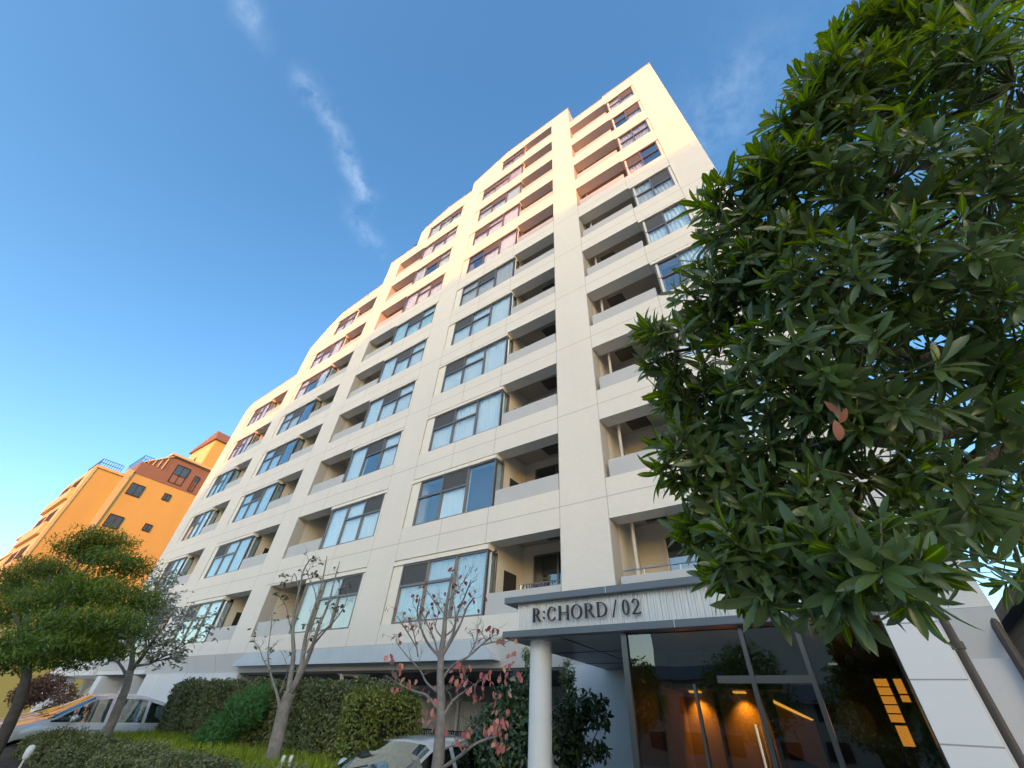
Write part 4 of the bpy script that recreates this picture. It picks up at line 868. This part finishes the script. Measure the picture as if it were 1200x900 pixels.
shrub('climbing_bamboo', 'thin upright light green plant rising behind the round entrance column', bl((at(632, 795, 8.8), (.18, .2, .4)), (at(622, 778, 8.8), (.12, .15, .22)), (at(665, 790, 8.7), (.16, .15, .25)), (at(668, 810, 8.7), (.14, .15, .3)), (at(616, 765, 8.8), (.08, .1, .15))), 1500, .08, .025, leaf_mat('bamboo_leaf', (.07, .10, .03), (.16, .20, .07), rough=.5, trans=.3), (-5.9, 8.8, 0), 'plant')
# ------------------------------------------------------------------ cars
def build_car(name, label, loc, rz, H_=1.62, Lc=4.4, Wc=1.70, wedge=True, paint=None, cowl=1.0, head=2.0, group='cars parked beside the building'):
    T = thing(name, label, 'car', loc, rz, group); T['_local'] = 1
    # local: s along +Y (0 = nose), x across, z up ; the nose points to local -Y
    hw = Wc/2; bh = 1.08 if wedge else .90; nose = .80 if wedge else .70
    def lerp(a, pts):
        for (u, v), (u2, v2) in zip(pts[:-1], pts[1:]):
            if a <= u2: t = (a-u)/(u2-u); t = t*t*(3-2*t) if False else t; return v+(v2-v)*t
        return pts[-1][1]
    rf = H_
    top = [(0, .50), (.04, .62), (.15, nose), (.55, nose+.12), (cowl, bh), (cowl+.03, bh+.02), (head, rf-.09), (head+.5, rf-.015), (head+1.1, rf), (Lc-1.0, rf-.06), (Lc-.45, rf-.16), (Lc-.12, bh+.1), (Lc, .78)]
    tw_ = [(0, .60), (.15, .70), (cowl, .72), (head, .56), (Lc-.9, .57), (Lc-.4, .60), (Lc, .72)]
    belt = [(0, .48), (.05, .58), (.2, nose-.04), (.7, nose+.10), (cowl, bh-.04), (cowl+.5, bh-.02), (Lc-.5, bh+.06), (Lc-.1, bh+.04), (Lc, .75)]
    wid = [(0, .66), (.08, .80), (.3, .93), (.8, 1.0), (Lc-.8, 1.0), (Lc-.15, .93), (Lc, .80)]
    wr = .315; w1, w2 = .88, Lc-.85; ar = wr+.06
    st = set([0, .03, .08, .15, .25, .35, cowl-.06, cowl, cowl+.03, cowl+.12, cowl+.55, cowl+.60, head-.04, head, head+.06, head+.35, head+.43, head+1.0, Lc-1.15, Lc-1.07, Lc-.9, Lc-.6, Lc-.42, Lc-.3, Lc-.12, Lc-.04, Lc])
    for wc in (w1, w2):
        for a in np.linspace(-1, 1, 13): st.add(round(wc+ar*math.sin(a*math.pi/2), 3))
    st = sorted(st); ring = []
    for s_ in st:
        zl = .20 if .1 < s_ < Lc-.1 else .26
        for wc in (w1, w2):
            d = abs(s_-wc)
            if d < ar: zl = max(zl, wr+math.sqrt(max(0, ar*ar-d*d)))
        W0 = hw*lerp(s_, wid); b = lerp(s_, belt); tz = lerp(s_, top); tz = max(tz, b+.015); wt = hw*lerp(s_, tw_)/.85
        wt = min(wt, W0*.96); zl = min(zl, b-.1)
        crown = .04 if tz > b+.3 else .03
        e = (W0*.93, b+.012) if tz < b+.3 else (wt+.0, tz-.085)
        e = (min(W0*.965, wt+.04), tz-.10) if tz > b+.3 else (W0*.95, b+.005+(tz-b)*.3)
        half = [(W0*.90, zl), (W0*.985, zl+(b-zl)*.12), (W0*1.0, zl+(b-zl)*.45), (W0*1.0, zl+(b-zl)*.62), (W0*.985, b-.03), (W0*.965, b), e, (e[0]-.03, e[1]+.035), (e[0]*.80, tz-crown*.35), (e[0]*.4, tz), (0, tz+.008)]
        r_ = [(x, s_, z) for x, z in half]; ring.append(r_+[(-x, y, z) for x, y, z in reversed(r_[:-1])])
    n = len(ring[0]); V = [v for r_ in ring for v in r_]; body, glass = MB(), MB(); body.v = V; glass.v = list(V)
    for i in range(len(st)-1):
        a, b = st[i], st[i+1]; m = (a+b)/2
        for j in range(n-1):
            f = (i*n+j, (i+1)*n+j, (i+1)*n+j+1, i*n+j+1); jj = j if j < n//2 else n-2-j
            g_ = False
            if jj == 5 and cowl+.10 < m < Lc-.62 and not (cowl+.55 < m < cowl+.60 and False) and not (head+.35 < m < head+.43) and not (Lc-1.15 < m < Lc-1.07): g_ = True
            if jj in (7, 8, 9) and cowl+.03 < m < head-.03: g_ = True
            if jj in (7, 8, 9) and Lc-.44 < m < Lc-.13: g_ = True
            (glass if g_ else body).f.append(f); (glass if g_ else body).m.append(0)
    for r0, rev in ((0, False), (len(st)-1, True)):
        f = tuple(range(r0*n, r0*n+n)); body.f.append(tuple(reversed(f)) if rev else f); body.m.append(0)
    pts = [tuple(v) for v in V]
    body.build('body', paint, T, smooth=True, sharp=38); glass.build('glazing', M_cglass, T, smooth=True, sharp=30)
    inn = MB(); inn.box(-hw*.7, hw*.7, cowl+.5, Lc-.7, .5, bh-.08); inn.box(-hw*.62, -.1, head+.35, head+.5, bh-.1, bh+.3); inn.box(.1, hw*.62, head+.35, head+.5, bh-.1, bh+.3); inn.box(-hw*.8, hw*.8, cowl+.0, cowl+.4, .6, bh-.06)
    inn.build('seats', mat('car_interior', (.03, .03, .032), .8), T)
    und = MB(); und.box(-hw*.85, hw*.85, .15, Lc-.15, .22, .5); und.build('underbody', M_black, T)
    for wc in (w1, w2):
        for sgn in (-1, 1):
            wh = MB(); x = sgn*(hw-.11)
            wh.lathe((x-.1*1, wc, wr), [(wr*.55, 0), (wr*.93, .0), (wr, .03), (wr, .17), (wr*.93, .20), (wr*.55, .20)], 28, 'x'); wo2 = wh.build('wheel', mat_tyre, T, smooth=True, sharp=35)
            rm = MB(); xf = x+.1*sgn
            rm.lathe((xf-.012, wc, wr), [(wr*.62, 0), (wr*.62, .024)], 24, 'x')
            for q in range(5):
                t = q*1.2566; c_, s_ = math.cos(t), math.sin(t)
                rm.add([(xf+sgn*.02, wc+wr*.1*c_-s_*.03, wr+wr*.1*s_+c_*.03), (xf+sgn*.02, wc+wr*.6*c_-s_*.045, wr+wr*.6*s_+c_*.045), (xf+sgn*.02, wc+wr*.6*c_+s_*.045, wr+wr*.6*s_-c_*.045), (xf+sgn*.02, wc+wr*.1*c_+s_*.03, wr+wr*.1*s_-c_*.03)], [(0, 1, 2, 3)])
            wo2['_local'] = 1; rm.build('rim', M_steel, wo2)
    for sgn in (-1, 1):
        hl = MB(); hx = hw*.80
        hv = [(sgn*hw*.62, .10, nose-.03), (sgn*hw*.90, .22, nose-.02), (sgn*(hw*.985), .78, nose+.07), (sgn*hw*1.003, .70, nose-.02), (sgn*hw*.93, .20, nose-.16), (sgn*hw*.62, .05, nose-.14)]
        hl.add(hv+[(x*.97, y+.03, z) for x, y, z in hv], [(0, 1, 4, 5) if sgn > 0 else (5, 4, 1, 0), (1, 2, 3, 4) if sgn > 0 else (4, 3, 2, 1)]+[(i, (i+1) % 6, (i+1) % 6+6, i+6) for i in range(6)])
        hl.build('headlight', M_headl, T)
        mi = MB(); c = (sgn*(hw+.10), cowl+.52, bh+.06); prof = [(.03, -.10), (.075, -.07), (.09, 0), (.08, .07), (.03, .10)]
        mi.lathe(c, prof, 14, 'x'); 
        mi.v = [(x, (y-c[1])*.8+c[1], z) for x, y, z in mi.v]; mi.tube([(sgn*hw*.93, cowl+.52, bh-.02), c], .022, 6)
        mi.build('mirror', paint, T, smooth=True)
        for dy in (head+.15, head+1.15):
            hd = MB(); hd.tube([(sgn*(hw+.012), dy, bh-.15), (sgn*(hw+.03), dy+.02, bh-.15), (sgn*(hw+.03), dy+.17, bh-.145), (sgn*(hw+.012), dy+.19, bh-.145)], .013, 6); hd.build('door_handle', paint, T, smooth=True)
        dl = MB()
        for yy in (cowl+.50, head+.40, Lc-1.12): dl.box(min(sgn*(hw-.004), sgn*(hw+.003)), max(sgn*(hw-.004), sgn*(hw+.003)), yy-.004, yy+.004, .34, bh-.06)
        dl.build('door_seam', M_black, T)
    gr = MB(); gr.box(-hw*.5, hw*.5, -.012, .02, .30, .44); gr.build('grille', M_black, T)
    for x in (-.3, .35): wi = MB(); wi.tube([(x, cowl+.02, bh+.05), (x+.35, cowl+.16, bh+.13)], .009, 5); wi.build('wiper', M_black, T)
    return T
M_cglass = glass_mat('car_glass', (.30, .38, .36), .14, (.9, 1, 1)); mat_tyre = mat('tyre', (.02, .02, .02), .85); M_headl = mat('headlight_lens', (.65, .65, .62), .12, .3, coat=1)
P1 = mat('silver_blue_paint', (.62, .66, .72), .28, .35, coat=1); P2 = mat('silver_paint', (.60, .64, .66), .28, .4, coat=1); P3 = mat('pearl_paint', (.66, .62, .60), .3, .2, coat=1)
build_car('hatchback', 'light silver tall hatchback parked at the left behind the grey-leaved tree', (-18.35, 3.1, 0), 0, 1.74, 4.4, 1.70, True, P1, 1.1, 2.0)
build_car('minivan', 'pale car parked farthest left, mostly hidden by the light silver hatchback', (-24.3, 4.3, 0), 0, 1.58, 4.2, 1.70, True, P3, 1.1, 2.1)
build_car('saloon_car', 'silver car with dark side windows behind the red-leaved tree, by the camellia bush', (-6.26, 4.02, 0), 0, 1.40, 4.4, 1.70, False, P2, 1.12, 1.98)
# ------------------------------------------------------------------ small things near the ground
def bollard(name, label, p, h, k=1.0):
    T = thing(name, label, 'garden light', (p.x, p.y, p.z-h), 0, 'garden lights in the planting')
    a = MB(); a.tube([(p.x, p.y, p.z-h), (p.x, p.y, p.z-.02)], .014, 8); a.build('stake', M_pvc, T)
    a = MB(); a.lathe((p.x, p.y, p.z), [(.02*k, -.03*k), (.045*k, 0), (.05*k, .09*k), (.035*k, .13*k), (.01*k, .14*k)], 14); a.build('lamp_head', mat('white_plastic', (.7, .7, .66), .4), T, smooth=True)
bollard('garden_light', 'small pale spike light in the low hedge at the lower left corner', at(34, 881, 2.6)-Vector((0, 0, .06)), .4)
bollard('garden_light', 'left of the two short pale spike lights at the foot of the bare tree', at(331, 893, 5.2), .2, .6)
bollard('garden_light', 'right of the two short pale spike lights at the foot of the bare tree', at(340, 893, 5.2), .2, .6)
T = thing('handrail', 'thin white metal handrail beside the clipped bush', 'handrail', (-7.9, 8.3, 0))
a = MB(); a.tube([at(446, 824, 8.3), at(466, 824, 8.3)], .022, 8); a.tube([at(444, 838, 8.2), at(464, 826, 8.3)], .016, 8); a.tube([at(440, 841, 8.2), at(450, 841, 8.25)], .02, 8); q = at(450, 841, 8.25); a.tube([q, (q.x, q.y, 0)], .02, 8); a.build('rail', M_steel, T)
T = thing('utility_box', 'small white utility box on a post between the clipped bush and the silver car', 'utility box', (-7.8, 7.95, 0))
q = at(442, 848, 8.0); a = MB(); a.box(q.x-.09, q.x+.09, 7.95, 8.05, q.z-.14, q.z+.10); a.build('cabinet', M_cream, T); a = MB(); a.box(q.x-.02, q.x+.02, 8, 8.04, 0, q.z-.14); a.build('post', M_steel, T); a = MB(); a.lathe((q.x, 7.945, q.z+.02), [(.02, 0), (.02, .01)], 10, 'y'); a.build('lock', M_black, T)
T = thing('metal_fence', 'low black metal railing behind the roof of the silver car', 'fence', (-8, 10.4, 0))
a = MB(); q0, q1 = at(455, 852, 10.2), at(545, 857, 10.2)
for i in range(46): x = q0.x+(q1.x-q0.x)*i/45; a.box(x-.012, x+.012, 10.19, 10.21, 0, q0.z)
a.build('bars', M_black, T); a = MB(); a.box(q0.x, q1.x, 10.17, 10.23, q0.z, q0.z+.03); a.build('rail', M_black, T)
def pot_plant(name, label, p, r, n, m_, h=.45):
    T = thing(name, label, 'potted plant', (p[0], p[1], p[2])); a = MB(); a.lathe(p, [(.10, 0), (.14, .25), (.15, .26)], 14); a.build('pot', mat('terracotta', (.3, .14, .08), .8), T)
    V, Q, tn, rb_ = simple_cloud([((p[0], p[1], p[2]+h), (r*1.3, r*.7, r))], n, .14, .03, ns=2); bulk('foliage', V, Q, m_, T, tn, rb_)
M_pp = leaf_mat('pot_leaf', (.06, .08, .04), (.16, .19, .11), rough=.6)
pot_plant('potted_plant', 'greyish bushy potted plant on a balcony of the middle bay, halfway up', (-5.95, 10.05, ZL(6)+.1), .33, 260, M_pp, .75)
pot_plant('potted_plant', 'small dark potted plant on the balcony one storey below the bushy one', (-6.4, 10.0, ZL(5)), .16, 70, M_pp, .7)
pot_plant('potted_plant', 'potted plant on a sunlit balcony of the bay beside the left end bay', (-22.2, 10.0, ZL(7)), .3, 220, M_pp, .7)
T = thing('laundry_rack', 'metal drying rack with small hanging things on the lowest balcony, above the entrance sign', 'drying rack', (-6.3, 9.9, ZL(2)))
a = MB(); 
for x in (-6.9, -5.6): a.tube([(x, 9.9, ZL(2)), (x, 9.9, ZL(2)+.78)], .014, 6)
for z in (.78,): a.tube([(-6.95, 9.9, ZL(2)+z), (-5.5, 9.9, ZL(2)+z)], .014, 6)
a.build('frame', M_steel, T)
M_dc = mat('dark_cloth', (.12, .12, .18), .8)
for i in range(12): a = MB(); x = -6.8+i*.09; a.tube([(x, 9.9, ZL(2)+.78), (x+rnd.uniform(-.03, .03), 9.88, ZL(2)+.62+rnd.uniform(0, .12))], .02, 6); a.build('peg', M_dc, T)
T = thing('balcony_railing', 'thin metal rail across the lowest balcony right of the pillar', 'railing', (-2.6, 9.5, ZL(2)))
a = MB(); a.tube([(-3.8, D+.16, ZL(2)+.68), (-1.5, D+.16, ZL(2)+.68)], .018, 8)
for x in (-3.3, -2.5, -1.7): a.tube([(x, D+.16, ZL(2)), (x, D+.16, ZL(2)+.68)], .012, 6)
a.build('rail', M_steel, T)
# ------------------------------------------------------------------ orange block at the left
O = thing('orange_building', 'orange rendered apartment block with terracotta penthouse, behind the feathery tree at the left', 'apartment building', (-54, 10, 0))
M_or = wall_mat('orange_render', (.52, .38, .10), tile=False, stain=.05); M_or2 = wall_mat('pale_trim_and_sunlit_render', (.62, .48, .22), tile=False, stain=.05); M_tc = wall_mat('terracotta_render', (.23, .14, .09), tile=False, stain=.05)  # M_or2: pale trim, and front faces with sunlight put into the colour
XO = -50.0
a = MB(); a.box(-64, XO, 7.3, 20, 0, 18.15); a.box(-58.5, XO, 4.9, 7.0, 0, 17.5); a.box(-64, -58.5, 4.9, 7.3, 0, 13.2); a.box(-72, -64, 5.2, 20, 0, 11.5)
a.build('wall', M_or, O)
a = MB(); a.box(-50.5, XO+.12, 6.9, 7.35, 0, 18.3); a.box(-58.6, XO+.15, 4.75, 7.25, 17.5, 17.72); a.box(-58.4, XO+.06, 4.7, 4.9, 0, 17.5)  # last box skins the front face, coloured paler as if sunlit
for zz in (14.6, 11.6, 8.6, 5.6): a.box(-58.4, -50.6, 4.45, 4.7, zz, zz+.95)
for zz in (10.0, 7.0, 4.0): a.box(-71.5, -59, 4.7, 4.9, zz, zz+.95)
a.box(-72.1, -58.6, 4.8, 7.4, 11.5, 11.75); a.box(-64.1, -58.4, 4.7, 7.4, 13.2, 13.4)
a.build('pilaster', M_or2, O)
for zz in (15.6, 12.6, 9.6, 6.6):
    d = MB(); d.box(-57.5, -55.2, 4.66, 4.695, zz, zz+1.3); d.build('balcony_door', M_dark, O)
    d = MB(); d.box(-54.2, -51.6, 4.66, 4.695, zz, zz+1.3); d.build('balcony_door', M_dark, O)
a = MB(); a.box(-62, XO+.04, 7.4, 20, 18.15, 19.35); a.box(-60, XO+.0, 9.5, 20, 19.35, 20.95)
a.build('penthouse', M_tc, O)
a = MB(); a.box(-60.4, XO+.35, 9.15, 20.3, 20.95, 21.15); ro = a.build('roof', M_or2, O)
a = MB()
a.add([(XO+.02, 7.6, 19.35), (XO+.02, 9.5, 19.35), (XO+.02, 9.5, 20.9), (XO-.1, 7.6, 19.35), (XO-.1, 9.5, 19.35), (XO-.1, 9.5, 20.9)], [(0, 1, 2), (5, 4, 3), (0, 2, 5, 3)])
a.build('sloped_wing', M_tc, O)
def owin(y0, y1, z0, z1, nm='window', curt=False, cross=False):
    f = MB(); f.box(XO-.01, XO+.07, y0, y1, z0, z0+.07); f.box(XO-.01, XO+.07, y0, y1, z1-.07, z1); f.box(XO-.01, XO+.07, y0, y0+.07, z0+.07, z1-.07); f.box(XO-.01, XO+.07, y1-.07, y1, z0+.07, z1-.07)
    ym = (y0+y1)/2; f.box(XO, XO+.06, ym-.03, ym+.03, z0+.07, z1-.07)
    if cross: f.box(XO, XO+.06, y0+.07, y1-.07, (z0+z1)/2-.1, (z0+z1)/2-.03)
    o = f.build(nm, mat('dark_bronze', (.05, .03, .025), .4, .4), O); p = MB(); p.box(XO+.025, XO+.032, y0+.05, y1-.05, z0+.05, z1-.05); p.build('pane', glass_mat('house_glass', (.5, .5, .5), .22), o)
    d = MB(); d.box(XO+.008, XO+.014, y0+.05, y1-.05, z0+.05, z1-.05); d.build('room_backing', M_dark if not curt else M_curt[3], o)
for dz in (0, 3, 6, 9, 12):
    owin(7.75, 8.85, 16.22-dz, 17.33-dz); owin(10.5, 11.1, 16.75-dz, 17.42-dz)
owin(10.1, 11.35, 18.45, 20.35, curt=True, cross=True); owin(12.0, 12.5, 18.3, 19.95, curt=True)
a = MB()
for y in (7.9, 8.3, 8.7, 9.1): a.tube([(XO+.06, y, 19.35), (XO+.06, y+.05, 19.4+(y-7.6)*.75)], .05, 6)
a.tube([(XO+.06, 7.6, 19.4), (XO+.06, 9.5, 20.95)], .07, 6); a.build('glazing_bars', M_or2, O)
for (y0, y1, z) in ((4.9, 6.5, 17.72), (7.4, 9.3, 19.35)):
    a = MB(); n = int((y1-y0)/.16)
    for i in range(n+1): y = y0+(y1-y0)*i/n; a.tube([(XO-.25, y, z), (XO-.25, y, z+.75)], .02, 5)
    for zz in (.75, .4): a.tube([(XO-.25, y0, z+zz), (XO-.25, y1, z+zz)], .025, 6)
    for i in range(9): x = XO-.25-i*.5; a.tube([(x, y0, z), (x, y0, z+.75)], .02, 5)
    a.tube([(XO-.25, y0, z+.75), (XO-4.6, y0, z+.75)], .025, 6)
    a.build('roof_railing', mat('dark_rail', (.03, .03, .032), .7), O)
a = MB(); a.box(-56, XO-.2, 11.9, 20, 20.9, 24.3); a.build('tower', M_or2, O)  # front painted paler to stand for sunlight; side skin keeps the deeper orange
a = MB(); a.box(XO-.2, XO+.05, 11.95, 20, 20.9, 24.3); a.build('tower_side', M_or, O)
a = MB(); a.prism([(-56.3, 24.3), (XO+.3, 24.3), (XO+.3, 24.5), (XO-.4, 25.5), (-56.3, 24.55)], 11.7, 13.2); a.build('tower_roof', M_tc, O)
a = MB(); a.box(-53.6, -53.0, 11.88, 11.9, 22.2, 23.0); a.build('window', M_dark, O)
# ------------------------------------------------------------------ street side behind the camera (shades the lower storeys, shows in the glass)
K = thing('apartment_building', 'beige apartment block across the street with a sloping stepped roof', 'apartment building', (20, -85, 0))
tz = math.tan(SUN_EL)/math.cos(SUN_AZ-math.pi); kx = math.tan(math.pi-SUN_AZ); YK = -80.0; dk = D-YK
pts = []
for X_, Z_ in [(2, 21.2), (-4, 22.3), (-12, 22.2), (-19, 21.9), (-24, 20.2), (-27, 17.6), (-29, 15.3), (-31, 12.8), (-33, 10.1), (-35.5, 7.0), (-37, 5.6), (-80, 5.0)]:
    pts.append((X_+kx*dk, Z_+tz*dk))
poly = [(pts[-1][0], 0), (pts[0][0]+9, 0), (pts[0][0]+9, pts[0][1])]+pts
a = MB(); a.prism(poly, YK-14, YK); a.build('wall', wall_mat('beige_render', (.5, .45, .38), [(3.1, 0)], tile=False), K)
for i in range(9):
    for j in range(8):
        x = pts[0][0]-30+i*4.2; a = MB(); a.box(x, x+2.2, YK+.01, YK+.05, 3+j*2.8, 4.3+j*2.8); a.build('window', M_dark, K)
for i, (xa, xb, h, lab) in enumerate(((-40, -22, 6.5, 'grey two-storey house across the street, farthest left of the row'), (-21, -9, 7.5, 'brown two-storey house across the street, left of the viewpoint'), (-8, 3.5, 6.0, 'dark tiled house across the street directly behind the viewpoint'), (5, 18, 7.2, 'grey-brown house across the street, right of the viewpoint'), (19, 40, 6.4, 'low dark house across the street, farthest right'))):
    Hs = thing('house', lab, 'house', ((xa+xb)/2, -36, 0), 0, 'houses across the street'); a = MB(); a.box(xa, xb, -42, -33, 0, h-1.6); a.build('wall', wall_mat('house_wall', ((.42, .41, .39), (.36, .30, .25), (.40, .38, .34), (.44, .40, .35), (.36, .34, .32))[i], [(1, 0)], tile=False), Hs)
    a = MB(); a.prism([(-42.5, h-1.6), (-32.5, h-1.6), (-37.5, h)], xa-.4, xb+.4, ax='x'); a.build('roof', mat('roof_tiles', (.07, .07, .075), .6, bump=.5), Hs)
    for j in range(int((xb-xa)/3)):
        for zz in (1, 3.4): a = MB(); a.box(xa+.8+j*3, xa+2.2+j*3, -32.99, -32.95, zz, zz+1.2); a.build('window', M_dark, Hs)
for i, (x, y, h, r_) in enumerate(((-7, -24, 6, 3.0), (0.5, -23.5, 5.6, 3.2), (8, -24.5, 6.2, 3.4), (-15, -24, 5.5, 2.6))):
    T = thing('street_tree', ['round green street tree behind the viewpoint, farther left', 'low round green street tree directly behind the viewpoint', 'tallest round green street tree behind the viewpoint, right', 'round green street tree behind the viewpoint, farthest left'][i], 'tree', (x, y, 0), 0, 'street trees across the road')
    V, Q, tn, rb_ = simple_cloud([((x, y, h-r_*.6), (r_, r_, r_*.8)), ((x+.8, y+.4, h-.4), (r_*.6, r_*.6, r_*.5))], 3500, .28, .16, ns=1); bulk('crown', V, Q, M_ft, T, tn, rb_)
    a = MB(); a.tube([(x, y, 0), (x+.1, y, h-r_*.6)], [.16, .09], 8); a.build('trunk', M_bark, T)
